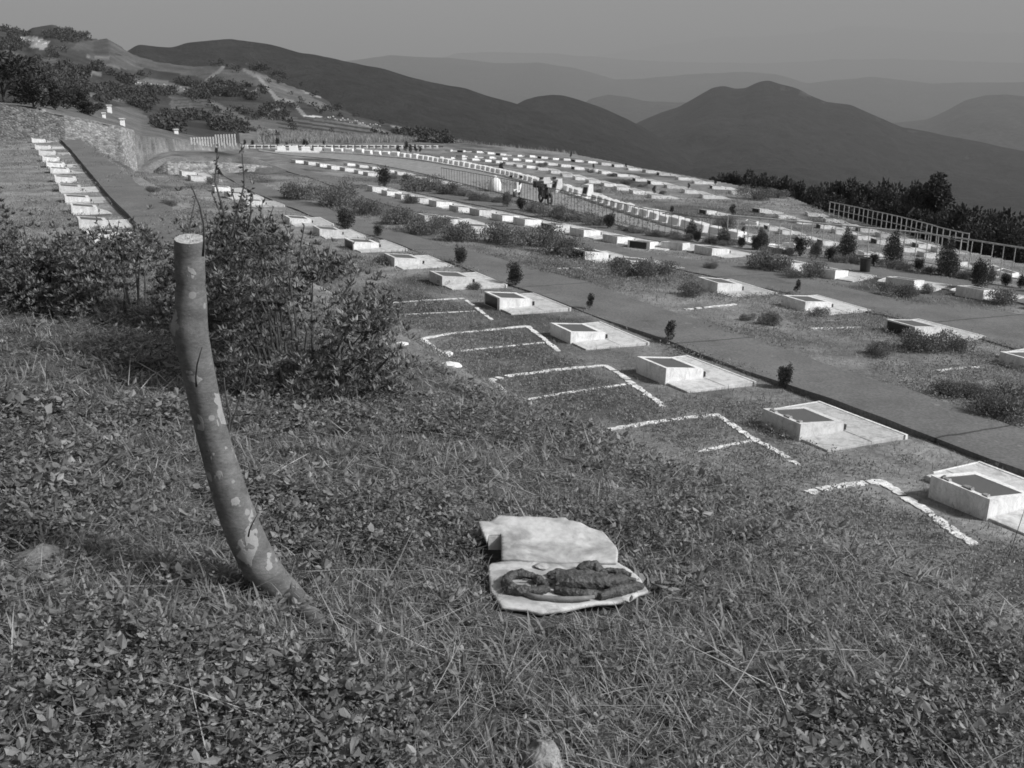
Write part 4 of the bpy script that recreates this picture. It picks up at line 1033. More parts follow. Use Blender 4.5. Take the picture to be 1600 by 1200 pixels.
# little dark saplings among the far rows
for i, (px, py, h) in enumerate(((733, 273, 0), (1022, 304, 12), (1050, 335, 14), (1144, 339, 18), (1118, 290, 9), (1076, 296, 9), (927, 264, 8), (783, 272, 18), (892, 247, 8), (1161, 368, 14), (978, 263, 7))):
    if h: p, s = sized(px, py, h); shrub('sapling', i % 2, p, s, f'tiny dark sapling between the far grave rows, {ordinal(1 + sum(q_ < px for q_ in (1022, 1050, 1144, 1118, 1076, 927, 783, 892, 1161, 978)))} from the left', 'tiny saplings between the far rows', 'sapling', 'sapling', 'conifer')
for i, (px, py, w) in enumerate(((978, 289, 26), (1005, 292, 16), (1180, 311, 56), (1215, 309, 40), (935, 302, 20), (845, 261, 20), (1035, 303, 16), (955, 276, 18), (925, 270, 14))):
    p = at(px, py); s = w * math.hypot(p.x, p.y) / 1600 / 1.4
    shrub('low', i % 3, p, s, ('larger' if i == 2 else 'smaller') + ' flat dark bush at the right end of the far rows' if i in (2, 3) else f'small dark bush between the far grave rows, {ordinal(1 + sum(q_ < px for q_ in (978, 1005, 935, 845, 1035, 955, 925)))} from the left', 'dark bushes between the far rows' if i not in (2, 3) else 'flat bushes at the end of the far rows', 'low_shrub', 'shrub', 'azalea')

# trees beyond the edge on the right: crown top pixel, width, distance beyond the edge
TM = {}
def tree_proto(var):
    rs = np.random.RandomState(300 + var)
    r = empty('bushy_tree'); bl = []
    for k in range(16):
        a = rs.uniform(0, 6.28); h = rs.uniform(.38, .86); q = rs.uniform(0, .34) * (1.15 - abs(h - .55)); s_ = rs.uniform(.09, .17)
        bl.append((q * math.cos(a), q * math.sin(a), h, s_, s_, s_ * .8))
    bl.append((.02, 0, .88, .12, .12, .11))
    V, F, t = crown_cloud(bl, 3000, .055, shell=.7, wid=.6, up=.4, tvar=.5); np_mesh('crown', V, F, M['treeleaf'], r, t)
    b = MB(); b.tube([(0, 0, -.05), (.01, 0, .25), (.03, .01, .55), (.02, 0, .8)], [.028, .022, .012, .004], 7)
    for k in range(9):
        x, y, h = bl[k][:3]; b.tube([(.01, 0, h * .5), (x * .6, y * .6, h * .8), (x, y, h)], [.012, .008, .003], 5)
    b.build('trunk', M['stem'], r); return r
def tree(px, ytop, w, extra, label, var, hmin=2.0):
    xe, ye, ze = ray(px, ytop); th = math.atan2(xe, ye); re = float(edge_r(th)) + extra
    x, y = re * math.sin(th), re * math.cos(th); z = h1(x, y); ztop = re * tan_of(px, ytop)
    h = max(ztop - z, hmin); 
    if var not in TM: TM[var] = tree_proto(var); o = TM[var]
    else: o = copy_tree(TM[var])
    o.location = (x, y, ztop - h); ws = w * re / 1600 / .68
    o.scale = (ws, ws, h / .98); o.rotation_euler = (0, 0, rnd.uniform(0, 6.28)); props(o, label, 'tree', 'dark trees beyond the cemetery edge'); return o
TREES = [(1128, 272, 30), (1150, 270, 34), (1172, 268, 36), (1192, 272, 30), (1210, 278, 34), (1232, 278, 36), (1252, 284, 30), (1268, 292, 30), (1290, 290, 44), (1312, 288, 46), (1335, 282, 48), (1360, 288, 44), (1382, 285, 48), (1405, 292, 48),
         (1430, 288, 50), (1448, 292, 46), (1500, 322, 50), (1525, 328, 50), (1550, 332, 50), (1575, 332, 54), (1600, 338, 54), (1625, 345, 56), (1470, 318, 60), (1345, 306, 50), (1400, 318, 60), (1300, 304, 44), (1540, 350, 60), (1585, 365, 60), (1445, 330, 60), (1500, 350, 60)]
for i, (px, yt, w) in enumerate(sorted(TREES)):
    tree(px, yt, w * 1.15, 3.0 + (i % 3) * 1.4, f'dark bushy tree beyond the cemetery edge, {ordinal(i + 1)} from the left', i % 4)
# the tall one with a pale leaning trunk
xe, ye, ze = ray(1466, 271); th = math.atan2(xe, ye); re = float(edge_r(th)) + 5; o_ = Vector((re * math.sin(th), re * math.cos(th), h1(re * math.sin(th), re * math.cos(th))))
r = empty('leaning_tree', o_); props(r, 'tallest dark tree with bare pale leaning trunk beyond the railing', 'tree')
def rel(px, py, dr=0): x, y, z = ray(px, py); h = math.hypot(x, y); q = (re + dr) / h; return Vector((x * q, y * q, z * q)) - o_
bl = []
for (px, py, rp) in ((1466, 282, 10), (1460, 293, 11), (1471, 296, 10), (1453, 303, 10), (1468, 308, 12), (1478, 314, 9), (1445, 314, 9), (1457, 318, 11), (1474, 318, 8), (1438, 322, 9)):
    q = rel(px, py, rnd.uniform(-.8, .8)); s_ = rp * re / 1600; bl.append((q.x, q.y, q.z, s_, s_, s_ * .85))
V, F, t = crown_cloud(bl, 3600, .13, shell=.7, wid=.6, up=.4, tvar=.5); np_mesh('crown', V, F, M['treeleaf'], r, t)
b = MB(); b.tube([Vector((0, 0, -.3)) + rel(1412, 350) * 0 + Vector((rel(1415, 345).x, rel(1415, 345).y, 0)), rel(1420, 335), rel(1440, 314), rel(1458, 296), rel(1465, 282)], [.10, .08, .06, .045, .02], 7)
b.tube([rel(1440, 314), rel(1455, 312), rel(1470, 306)], [.04, .03, .015], 6); b.tube([rel(1448, 305), rel(1446, 300), rel(1450, 292)], [.03, .02, .01], 6); b.build('trunk', M['rock'], r)

# far-off wood on the hillside: one mass, thousands of crowns' leaf clumps
def wood(name, label, polys, n, crown_px, leaf, seed, per=120, mat='woodleaf'):
    rs = np.random.RandomState(seed); parts = []; cnt = 0
    for poly, num in polys:
        xs = [p[0] for p in poly]; ys = [p[1] for p in poly]; got = 0; tries = 0
        while got < num and tries < num * 30:
            tries += 1; px = rs.uniform(min(xs), max(xs)); py = rs.uniform(min(ys), max(ys))
            a1, a2 = np.array([px]), np.array([py])
            if not in_poly(a1, a2, poly)[0]: continue
            if fbm(a1 * .035 + 3, a2 * .07, 3, 133)[0] < .50: continue
            if any(in_poly(a1, a2, q_)[0] for q_ in PATCHES) and rs.rand() > .10: continue
            if any(seg_d(a1, a2 - 1.5, q_)[0] < w_ + 2.2 for q_, w_ in STRIPS): continue
            p = at(px, py); d = math.hypot(p.x, p.y); s = rs.uniform(.5, 1.25) * (d / 220) ** .6 * crown_px; got += 1
            bl = [(p.x + rs.uniform(-.6, .6) * s, p.y + rs.uniform(-.6, .6) * s, p.z + s * rs.uniform(.1, 1.0), s * rs.uniform(.4, .8), s * rs.uniform(.4, .8), s * rs.uniform(.35, .6)) for _ in range(4)]
            v, f, t = crown_cloud(bl, per, s * leaf, wid=.8, tvar=.35); parts.append((v, f, t * rs.uniform(.6, 1.35)))
    V, F, t = merge(parts); o = np_mesh(name, V, F, M[mat], None, t); props(o, label, 'wood', kind='stuff'); return o
WOOD = [([(-40, 50), (20, 60), (60, 80), (110, 82), (150, 96), (165, 110), (230, 118), (300, 128), (260, 150), (160, 160), (120, 160), (60, 130), (-40, 140)], 900), ([(140, 140), (200, 125), (330, 135), (420, 160), (470, 200), (560, 210), (480, 222), (370, 218), (300, 214), (250, 206), (230, 180), (190, 158)], 900),
        ([(330, 100), (420, 106), (530, 165), (560, 180), (600, 195), (560, 186), (470, 176), (330, 140)], 130), ([(560, 203), (690, 212), (735, 224), (640, 224), (560, 222)], 170), ([(80, 120), (142, 112), (142, 160), (128, 165), (84, 150)], 120), ([(0, 48), (20, 46), (45, 56), (50, 62), (0, 62)], 60), ([(66, 54), (98, 48), (130, 55), (150, 64), (100, 68), (74, 60)], 90)]
wood('hillside_wood', 'dark wood covering the hillside at the far left', WOOD, 0, .85, .42, 5, 50)
# two nearer trees above the stone wall
def near_tree(px, py, hpx, wpx, label, var, mat='treeleaf', pale=False):
    p = at(px, py); d = math.hypot(p.x, p.y)
    if var not in TM: TM[var] = tree_proto(var); o = TM[var]
    else: o = copy_tree(TM[var])
    o.location = p - Vector((0, 0, .34 * hpx * d / 1600)); o.scale = (wpx * d / 1600 / .62,) * 2 + (1.3 * hpx * d / 1600 / .98,); o.rotation_euler = (0, 0, rnd.uniform(0, 6)); props(o, label, 'tree', 'trees above the stone wall')
near_tree(8, 160, 70, 74, 'large dark tree cut by the left edge above the stone wall', 1)
near_tree(88, 172, 40, 34, 'thin-crowned tree above the middle of the stone wall', 2)
near_tree(52, 168, 46, 40, 'loose bushy tree above the stone wall, second from the left edge', 3)
near_tree(122, 172, 34, 30, 'small dark tree above the right part of the stone wall', 0)
near_tree(140, 180, 20, 30, 'low round tree just above the wall by the marker stones', 1)
for i, (px, py, h) in enumerate(((433, 229, 14), (448, 230, 8), (475, 231, 13), (480, 230, 10), (506, 229, 8), (622, 240, 12), (635, 239, 16), (641, 241, 14), (650, 240, 13), (657, 239, 9), (395, 231, 12), (383, 229, 10))):
    p, s = sized(px, py, h); shrub('sapling', i % 2, p, s, f'thin dark sapling by the white barrier blocks, {ordinal([6, 7, 8, 3 + 6, 10, 5, 4, 3, 2, 1, 12, 11][i] if False else (3, 4, 5, 6, 7, 8, 9, 10, 11, 12, 2, 1)[i])} from the left', 'thin saplings by the barrier blocks', 'sapling', 'sapling', 'conifer')

# ------------------------------------------------------------------ foreground azalea shrubs
def azalea(px0, px1, pyb, pyt, label, n, seed, depth=.55, shoots=(), stemn=26, gapt=.34, top=None):
    """fills the picture rectangle px0..px1, from its base row to its top row, at the distance of its base"""
    rs = np.random.RandomState(seed)
    c = at((px0 + px1) / 2, pyb); D = math.hypot(c.x, c.y); r = empty('azalea_shrub', c); props(r, label, 'shrub')
    wid = (px1 - px0) * D / 1600; hgt = (pyb - pyt) * D / 1600 * 1.02
    xd = Vector((c.y, -c.x, 0)).normalized(); yd = Vector((c.x, c.y, 0)).normalized()
    # whorl centres
    m = n // 9; a = rs.uniform(-1, 1, m); q = rs.uniform(-1, 1, m); hh = np.sqrt(np.clip(1 - .75 * np.abs(a) ** 2.6 - .35 * q * q, .05, 1))
    if top is not None: hh = np.sqrt(np.clip(1 - .35 * q * q, .05, 1)) * np.interp(a, top[0], top[1])
    f = np.where(rs.rand(m) < .45, 1 - .45 * rs.rand(m) ** 1.5, rs.uniform(.04, 1, m))
    hh = hh * (1 + .55 * (fbm((a + 1) * 3.2 + seed, (q + 1) * 2.2, 3, seed) - .5) * 2) * (1 + .12 * rs.randn(m) * (rs.rand(m) < .3))
    X = a * wid / 2 * (1 + .10 * rs.randn(m)); Y = q * depth * (.45 + .55 * (1 - np.abs(a)) ** .5) + f * hh * .1; Zc = f * hh * hgt
    gx = c.x + xd.x * X + yd.x * Y; gy = c.y + xd.y * X + yd.y * Y; gz = H(gx, gy) - c.z
    C = np.stack([xd.x * X + yd.x * Y, xd.y * X + yd.y * Y, Zc + gz * (1 - f)], 1)
    gap = fbm(C[:, 0] * 3.1 + 2, C[:, 2] * 3.6 + C[:, 1], 3, seed + 21); ok_ = (gap > gapt + .08 * f) | (rs.rand(m) < .15); C = C[ok_]; m = len(C); X = X[ok_]; Y = Y[ok_]
    clump = fbm(C[:, 0] * 5 + 9, C[:, 2] * 5 + C[:, 1] * 3, 3, seed + 1)
    k = 9; Cc = np.repeat(C, k, 0); az = np.tile(np.arange(k) * 2.399, m) + np.repeat(rs.uniform(0, 6.28, m), k); el = rs.uniform(.1, 1.15, m * k)
    A = np.stack([np.cos(az) * np.cos(el), np.sin(az) * np.cos(el), np.sin(el)], 1); S = unit(np.cross(A, np.array([[0, 0, 1.]]))); S = unit(S + .3 * rs.randn(m * k, 3))
    L = rs.uniform(.022, .048, m * k) * np.repeat(rs.uniform(.7, 1.25, m), k); tn = np.repeat(rs.uniform(.4, 1.35, m) * (.35 + 1.3 * clump), k) * rs.uniform(.8, 1.3, m * k)
    parts = [leaf_quads(Cc + A * .004, A, S, L, L * .38, .18, tn)]
    b = MB()
    for i in range(stemn):
        j = rs.randint(m); e = Vector(C[j]); s0 = Vector((xd.x * X[j] * .55, xd.y * X[j] * .55, 0)) + yd * float(Y[j]) * .5; s0.z = h1(c.x + s0.x, c.y + s0.y) - c.z - .05
        mid = (s0 + e) / 2 + Vector((rs.uniform(-.06, .06), rs.uniform(-.06, .06), .05)); b.tube([s0, mid, e], [.010, .007, .003], 5)
    for (spx, spy, bx, by) in shoots:        # tall shoots with small leaves along them
        x, y, z = ray(bx, by); t = D / math.hypot(x, y); p0 = Vector((x * t, y * t, z * t)) - c; x, y, z = ray(spx, spy); t = D / math.hypot(x, y); p1 = Vector((x * t, y * t, z * t)) - c
        mid = (p0 + p1) / 2 + xd * rs.uniform(-.05, .05); b.tube([p0, mid, p1], [.007, .005, .002], 5)
        nn = int(22 * (p1 - p0).length / .4) ; ff = rs.rand(nn) ** .8; P = np.array([list(p0.lerp(mid, q_ * 2) if q_ < .5 else mid.lerp(p1, q_ * 2 - 1)) for q_ in ff])
        A2 = unit(rs.randn(nn, 3) + np.array([[0, 0, .9]])); S2 = unit(np.cross(A2, rs.randn(nn, 3))); L2 = rs.uniform(.02, .04, nn)
        parts.append(leaf_quads(P, A2, S2, L2, L2 * .5, .2, rs.uniform(.4, .9, nn)))
    V, F, t = merge(parts); np_mesh('foliage', V, F, M['azalea'], r, t); b.build('stems', M['stem'], r)
    return r, c, D
azalea(-60, 120, 478, 372, 'low leafy shrub cut by the left edge, left end of the hedge', 17000, 1, .5, [(28, 350, 30, 400), (8, 345, 12, 400)])
azalea(90, 300, 492, 378, 'low leafy shrub left of the cut trunk, before the terrace graves', 22000, 2, .5, [(150, 344, 152, 400), (168, 342, 168, 392), (186, 344, 184, 400), (84, 348, 92, 400)])
azalea(250, 440, 528, 384, 'leafy shrub standing right behind the cut trunk', 17000, 3, .55, [(306, 306, 304, 400), (290, 350, 296, 420)])
azalea(330, 622, 598, 330, 'largest leafy shrub, spreading right behind the cut trunk', 44000, 4, .75, [(341, 224, 352, 340), (377, 224, 366, 350), (392, 296, 388, 370), (428, 322, 420, 400), (360, 290, 362, 370), (330, 300, 336, 370), (410, 318, 404, 390), (455, 345, 448, 400), (476, 352, 468, 410), (515, 385, 500, 440), (545, 412, 530, 470), (572, 436, 556, 500), (318, 330, 322, 400), (440, 338, 436, 390), (604, 488, 560, 540), (595, 470, 548, 500)], 46, gapt=.385,
       top=([-1, -.7, -.45, -.2, .1, .4, .7, .9, 1], [.72, .84, .86, .80, .68, .58, .50, .46, .38]))
def flower_tuft(px, py, n, rad, label):
    xx, yy, zz = ray(px, py); t = 6.55 / math.hypot(xx, yy); c = Vector((xx * t, yy * t, zz * t)); r = empty('flower_cluster', c); b = MB(); V = []
    P = RNG.normal(size=(n, 3)) * rad * .5; A = rand_dirs(n, .6); S = unit(np.cross(A, rand_dirs(n))); L = RNG.uniform(.012, .022, n)
    V, F, t = leaf_quads(P, A, S, L, L * .8, .2, RNG.uniform(.7, 1.2, n)); np_mesh('blossom', V, F, M['petal'], r, t)
    b.tube([(0, 0, -.25), (0, 0, -.1), (0, 0, 0)], .003, 5); b.build('stalk', M['stem'], r); props(r, label, 'flowers')
M['petal'] = leaf_mat('pale_petal', .55, .6, .3)
flower_tuft(462, 424, 150, .06, 'pale dry flower head on the big shrub')
flower_tuft(484, 438, 70, .035, 'smaller pale flower head right of the larger one')

# ------------------------------------------------------------------ cut bent trunk
base = at(447, 940); YB = base.y
def trunk_pt(px, py, yy): x, y, z = ray(px, py); t = yy / y; return Vector((x * t, yy, z * t)), t
TP = [(297, 373, 24.5), (297, 400, 24.2), (297, 440, 24.5), (298, 478, 25.5), (297, 510, 28), (303, 545, 27.5), (312, 590, 26), (322, 640, 26), (335, 690, 26.5), (349, 740, 28), (364, 790, 30), (383, 838, 32.5), (404, 880, 35), (430, 912, 36), (455, 936, 36), (476, 954, 30), (492, 969, 22), (504, 984, 14)]
n_t = len(TP); pts = []; rad = []
for i, (px, py, rp) in enumerate(TP):
    a_, b__ = TP[max(i - 1, 0)], TP[min(i + 1, n_t - 1)]; rp *= abs(b__[1] - a_[1]) / math.hypot(b__[0] - a_[0], b__[1] - a_[1])
    yy = YB + .06 * (1 - i / n_t) if i < 13 else min(YB, at(px, py + 8).y + .012); p, t = trunk_pt(px, py, yy); pts.append(p); rad.append(rp * .96 * t / 1600)
# densify
q = np.linspace(0, n_t - 1, 110); PA = np.array([list(p) for p in pts]); PQ = np.stack([np.interp(q, range(n_t), PA[:, k]) for k in range(3)], 1); RQ = np.interp(q, range(n_t), rad)
for _ in range(3): PQ[1:-1] = (PQ[:-2] + 2 * PQ[1:-1] + PQ[2:]) / 4; RQ[1:-1] = (RQ[:-2] + 2 * RQ[1:-1] + RQ[2:]) / 4
O = base.copy()
tr = empty('cut_trunk', O); props(tr, 'bent pale-barked cut tree trunk rising from the weeds', 'tree trunk')
b = MB(); NR = 40
T0 = Vector(PQ[1] - PQ[0]).normalized(); ref = Vector((1, 0, 0)); Vv = []
for i in range(len(PQ)):
    t = Vector(PQ[min(i + 1, len(PQ) - 1)] - PQ[max(i - 1, 0)]).normalized(); ref = (ref - t * ref.dot(t)).normalized(); bb = t.cross(ref)
    for k in range(NR):
        a = 2 * math.pi * k / NR; d = ref * math.cos(a) + bb * math.sin(a); P = Vector(PQ[i])
        rr = RQ[i] * (1 + .05 * mnoise.noise(Vector((math.cos(a) * 1.2, math.sin(a) * 1.2, i * .07))) + .022 * mnoise.noise(Vector((math.cos(a) * 5, math.sin(a) * 5, i * .35))))
        w = P + d * rr
        # old branch scar bulge on the left
        sc = Vector(pts[4]) + Vector((-rad[4] * .95, -.01, 0)); dd = (w - sc).length; w += d * .012 * math.exp(-(dd / .022) ** 2)
        if 4 <= i <= 6: w -= d * .0028 * math.exp(-((i - 5) / 1.0) ** 2) * 0
        if i in (13, 14): w -= d * (.004 if math.sin(a + .8) < .5 else .001)
        Vv.append(w - O)
Ff = []
for i in range(len(PQ) - 1):
    for k in range(NR): Ff.append((i * NR + k, i * NR + (k + 1) % NR, (i + 1) * NR + (k + 1) % NR, (i + 1) * NR + k))
# slanted top: the near lip sits lower
for k in range(NR):
    for i in range(0, 4):
        v = Vv[i * NR + k]; yy = (v.y + O.y - PQ[0][1]) / RQ[0]; v.z += .010 * yy * (1 - i / 4.)
b.add(Vv, Ff)
def bark():
    m, nt, bs = new_mat('pale_bark', .85, .25)
    tc = nt.nodes.new('ShaderNodeTexCoord'); vec = tc.outputs['Object']
    c = ramp(nt, noise_n(nt, 9, 5, .6, vec, (1, 1, 1.6)), .32, .085, .68, .175)
    c = math_n(nt, 'MULTIPLY', c, ramp(nt, noise_n(nt, 70, 5, .65, vec, (1, 1, 2.2)), .25, .68, .75, 1.25))
    def mix(a, b_, f):
        mx = nt.nodes.new('ShaderNodeMix'); mx.data_type = 'FLOAT'; nt.links.new(f, mx.inputs[0])
        for i_, s_ in ((2, a), (3, b_)):
            if isinstance(s_, (int, float)): mx.inputs[i_].default_value = s_
            else: nt.links.new(s_, mx.inputs[i_])
        return mx.outputs[0]
    # lichen: round and ragged pale patches
    n1 = noise_n(nt, 17, 3, .5, vec, (1, 1, .8), .4); patch_ = ramp(nt, n1, .615, 0, .63, 1); c = mix(c, .27, patch_)
    vo = nt.nodes.new('ShaderNodeTexVoronoi'); vo.inputs['Scale'].default_value = 16; nt.links.new(vec, vo.inputs['Vector'])
    spot = ramp(nt, math_n(nt, 'ADD', vo.outputs['Distance'], math_n(nt, 'MULTIPLY', noise_n(nt, 60, 2, .5, vec), .12)), .22, 1, .25, 0)
    sel = ramp(nt, noise_n(nt, 5, 1, .5, vec), .46, 0, .50, 1); spot = math_n(nt, 'MULTIPLY', spot, sel); c = mix(c, .24, spot)
    lent = ramp(nt, noise_n(nt, 120, 2, .5, vec, (1, 1, 2.5)), .66, 0, .72, .8); c = mix(c, .21, lent)
    dk = ramp(nt, noise_n(nt, 22, 4, .6, vec), .66, 0, .74, .7); c = mix(c, .08, dk)
    cc = nt.nodes.new('ShaderNodeCombineColor')
    for i in range(3): nt.links.new(c, cc.inputs[i])
    nt.links.new(cc.outputs[0], bs.inputs['Base Color'])
    h = math_n(nt, 'ADD', noise_n(nt, 60, 5, .65, vec, (1, 1, 2.)), math_n(nt, 'MULTIPLY', patch_, .6)); bump(nt, bs, h, .5, .004)
    return m
M['bark'] = bark()
b.build('trunk', M['bark'], tr, smooth=True)
cut = MB(); ring = [Vv[k] for k in range(NR)]; cen = sum(ring, Vector()) / NR
rings = [ring] + [[cen + (v - cen) * s_ + Vector((0, 0, -.003 * (1 - s_) + .0015 * rnd.uniform(-1, 1))) for v in ring] for s_ in (.95, .7, .45, .2)]
vv = [v for r_ in rings for v in r_] + [cen]; ff = []
for i in range(4):
    for k in range(NR): ff.append((i * NR + (k + 1) % NR, i * NR + k, (i + 1) * NR + k, (i + 1) * NR + (k + 1) % NR))
for k in range(NR): ff.append((4 * NR + (k + 1) % NR, 4 * NR + k, 5 * NR))
cut.add(vv, ff); M['cutwood'] = grey_mat('cut_wood', .34, .25, 60, .9, .2, .3, .002, fine=200, obj=True); cut.build('cut_face', M['cutwood'], tr)
def twig(pl, yo, r0, r1, name='twig'):
    P = []
    for i, (px, py) in enumerate(pl): P.append(trunk_pt(px, py, YB + yo[i] if hasattr(yo, '__len__') else YB + yo)[0] - O)
    bb_ = MB(); bb_.tube(P, list(np.linspace(r0, r1, len(P))), 6); bb_.build(name, M['twig'], tr, smooth=True)
twig([(317, 400), (319, 378), (318, 350), (312, 322), (303, 300), (298, 290)], [-.03, -.04, -.05, -.05, -.05, -.05], .0042, .0016)
twig([(307, 604), (306, 590), (308, 570), (313, 552), (316, 542)], [-.02, -.035, -.05, -.055, -.055], .0035, .0015)
twig([(352, 706), (356, 680), (360, 650), (352, 615), (350, 590)], [.05, .06, .08, .1, .1], .005, .002)
twig([(352, 690), (366, 650), (382, 600), (388, 560)], [.06, .08, .1, .1], .004, .0015)
twig([(388, 838), (390, 828), (396, 815), (402, 804)], [-.05, -.07, -.08, -.08], .003, .0012)

# ------------------------------------------------------------------ foam board with a heap on it
bc = at(865, 900)
bd = empty('foam_board', bc); props(bd, 'crumpled pale foam board lying in the weeds', 'board')
def foam():
    m, nt, bs = new_mat('dirty_foam_board', .75, .3)
    tc = nt.nodes.new('ShaderNodeTexCoord'); vec = tc.outputs['Object']
    c = ramp(nt, noise_n(nt, 6, 5, .6, vec, (1, 1.8, 1), .6), .36, .24, .60, .50)
    c = math_n(nt, 'MULTIPLY', c, ramp(nt, noise_n(nt, 45, 4, .6, vec), .3, .82, .6, 1.04))
    sp = ramp(nt, noise_n(nt, 150, 2, .5, vec), .70, 1, .76, .45); c = math_n(nt, 'MULTIPLY', c, sp)
    cc = nt.nodes.new('ShaderNodeCombineColor')
    for i in range(3): nt.links.new(c, cc.inputs[i])
    nt.links.new(cc.outputs[0], bs.inputs['Base Color']); bump(nt, bs, noise_n(nt, 25, 5, .6, vec), .3, .006); return m
M['foam'] = foam()
BY = bc.y
def board_pt(px, py):
    """board surface: flat lower leaf, upper leaf leaning back from the crease"""
    x, y, z = ray(px, py)
    # lower leaf: plane through bc+.05 with the local ground slope
    n1 = Vector((.10, .02, 1)); n2 = Vector((.06, -.30, 1)); p1 = bc + Vector((0, 0, .075))
    t = n1.dot(p1) / n1.dot(Vector((x, y, z))); P1 = Vector((x, y, z)) * t
    cx, cy, cz = ray(870, 878); tc_ = n1.dot(p1) / n1.dot(Vector((cx, cy, cz))); pc = Vector((cx, cy, cz)) * tc_
    t2 = n2.dot(pc) / n2.dot(Vector((x, y, z))); P2 = Vector((x, y, z)) * t2
    return P2 if py < 878 else P1
def panel(name, poly, curl=.006):
    bm = bmesh.new(); vs = [bm.verts.new(board_pt(*p) - bc) for p in poly]; bm.faces.new(vs)
    bmesh.ops.triangulate(bm, faces=bm.faces[:])
    for _ in range(4): bmesh.ops.subdivide_edges(bm, edges=[e for e in bm.edges if e.calc_length() > .018], cuts=1, use_grid_fill=True)
    bmesh.ops.triangulate(bm, faces=bm.faces[:])
    for v in bm.verts:
        v.co.z += curl * 2.2 * mnoise.noise(v.co * 7 + Vector((3, 1, 0))) + .003 * mnoise.noise(v.co * 30)
    bmesh.ops.recalc_face_normals(bm, faces=bm.faces[:])
    if sum(f.normal.z for f in bm.faces) < 0: bmesh.ops.reverse_faces(bm, faces=bm.faces[:])
    me = bpy.data.meshes.new(name); bm.to_mesh(me); bm.free(); me.polygons.foreach_set('use_smooth', [True] * len(me.polygons))
    o = link_mesh(name, me, M['foam'], bd); md = o.modifiers.new('thick', 'SOLIDIFY'); md.thickness = .011; md.offset = -1; return o
panel('upper_leaf', [(747, 814), (766, 813), (772, 808), (778, 802), (831, 805), (884, 807), (889, 813), (906, 817), (921, 824), (941, 830), (955, 846), (964, 857), (966, 864), (964, 877.9), (900, 877.9), (840, 877.9), (783, 877.9), (783, 837), (763, 838), (761, 850), (754, 834)])
panel('lower_leaf', [(782, 878.1), (840, 878.1), (900, 878.1), (963, 878.1), (985, 892), (1000, 905), (1013, 924), (999, 929), (980, 939), (932, 943), (904, 947), (880, 952), (862, 955), (843, 957), (819, 950), (784, 947), (773, 930), (766, 919), (764, 900), (763, 882), (768, 879)], .004)
fl = MB(); a_ = board_pt(763, 838) - bc; b_ = board_pt(784, 838) - bc; dn = Vector((0, -.01, -.05)); th_ = Vector((0, .008, 0))
fl.hexa([a_ + dn + Vector((0, 0, 0)), b_ + dn, b_ + dn + th_, a_ + dn + th_, a_, b_, b_ + th_, a_ + th_]); fl.build('folded_tab', M['foam'], bd)

hb = MB()
def hp_(px, py, dz): return board_pt(px, py + 0.0) + Vector((0, 0, dz)) - bc
S_ = bc.length / 1600
def lump(pl, rp, dz=0): 
    hb.tube([hp_(max(px, 0), max(py, 878.2), dz + r_ * S_ * .75) for (px, py), r_ in zip(pl, rp)], [r_ * S_ for r_ in rp], 10)
lump([(857, 924), (840, 929), (815, 929), (798, 926), (790, 918), (792, 910), (800, 904), (815, 902), (832, 905), (845, 912)], [5, 7, 8, 9, 8, 7, 7, 7, 6, 5])
lump([(838, 906), (842, 914), (855, 920)], [6, 8, 6])
lump([(868, 916), (885, 918), (905, 918), (930, 920), (955, 918), (975, 912)], [9, 12, 13, 13, 12, 8])
lump([(868, 905), (890, 906), (920, 908), (945, 910)], [7, 9, 10, 8])
lump([(866, 925), (890, 931), (920, 934), (945, 932)], [5, 7, 7, 5])
lump([(903, 896), (915, 893), (928, 893), (938, 898)], [6, 10, 11, 7])
lump([(930, 900), (955, 898), (975, 900), (986, 903)], [6, 6.5, 6, 4.5])
lump([(950, 910), (970, 909), (985, 911)], [6, 7, 5])
lump([(936, 937), (955, 932), (975, 927), (992, 922), (1004, 918)], [6, 8, 8.5, 8, 5])
lump([(855, 901), (868, 898), (885, 899), (905, 903)], [4, 5.5, 5.5, 4])
_r = random.Random(5)
for _ in range(26):
    cx_ = _r.uniform(862, 980); cy_ = 912 + _r.uniform(-14, 18) * (1 - abs(cx_ - 915) / 110); a_ = _r.uniform(-.5, .5); L_ = _r.uniform(7, 20); rr_ = _r.uniform(2.2, 5)
    lump([(cx_ - L_ * math.cos(a_), cy_ - L_ * .45 * math.sin(a_) ), (cx_, cy_ + _r.uniform(-3, 3)), (cx_ + L_ * math.cos(a_), cy_ + L_ * .45 * math.sin(a_))], [rr_ * .5, rr_, rr_ * .6], _r.uniform(.004, .022))
for _ in range(10):
    cx_ = _r.uniform(795, 858); cy_ = _r.uniform(902, 928); a_ = _r.uniform(-1, 1); L_ = _r.uniform(5, 12); rr_ = _r.uniform(2, 3.6)
    lump([(cx_ - L_ * math.cos(a_), cy_ - L_ * .4 * math.sin(a_)), (cx_ + L_ * math.cos(a_), cy_ + L_ * .4 * math.sin(a_))], [rr_, rr_ * .5], _r.uniform(.002, .012))
hp0 = hb.build('debris_heap', None, None); hp0.location = bc
M['heap'] = grey_mat('withered_dark_hide', .06, .5, 22, .5, .45, .9, .008, fine=90)
hp0.data.materials.append(M['heap'])
md = hp0.modifiers.new('fuse', 'REMESH'); md.mode = 'VOXEL'; md.voxel_size = .003; md.use_smooth_shade = True
tx = bpy.data.textures.new('wrinkle', 'CLOUDS'); tx.noise_scale = .022; tx.noise_depth = 4
md = hp0.modifiers.new('wrinkles', 'DISPLACE'); md.texture = tx; md.strength = .013; md.mid_level = .5; md.texture_coords = 'LOCAL'
props(hp0, 'dark withered lumpy heap with finger-like ends on the foam board', 'debris')
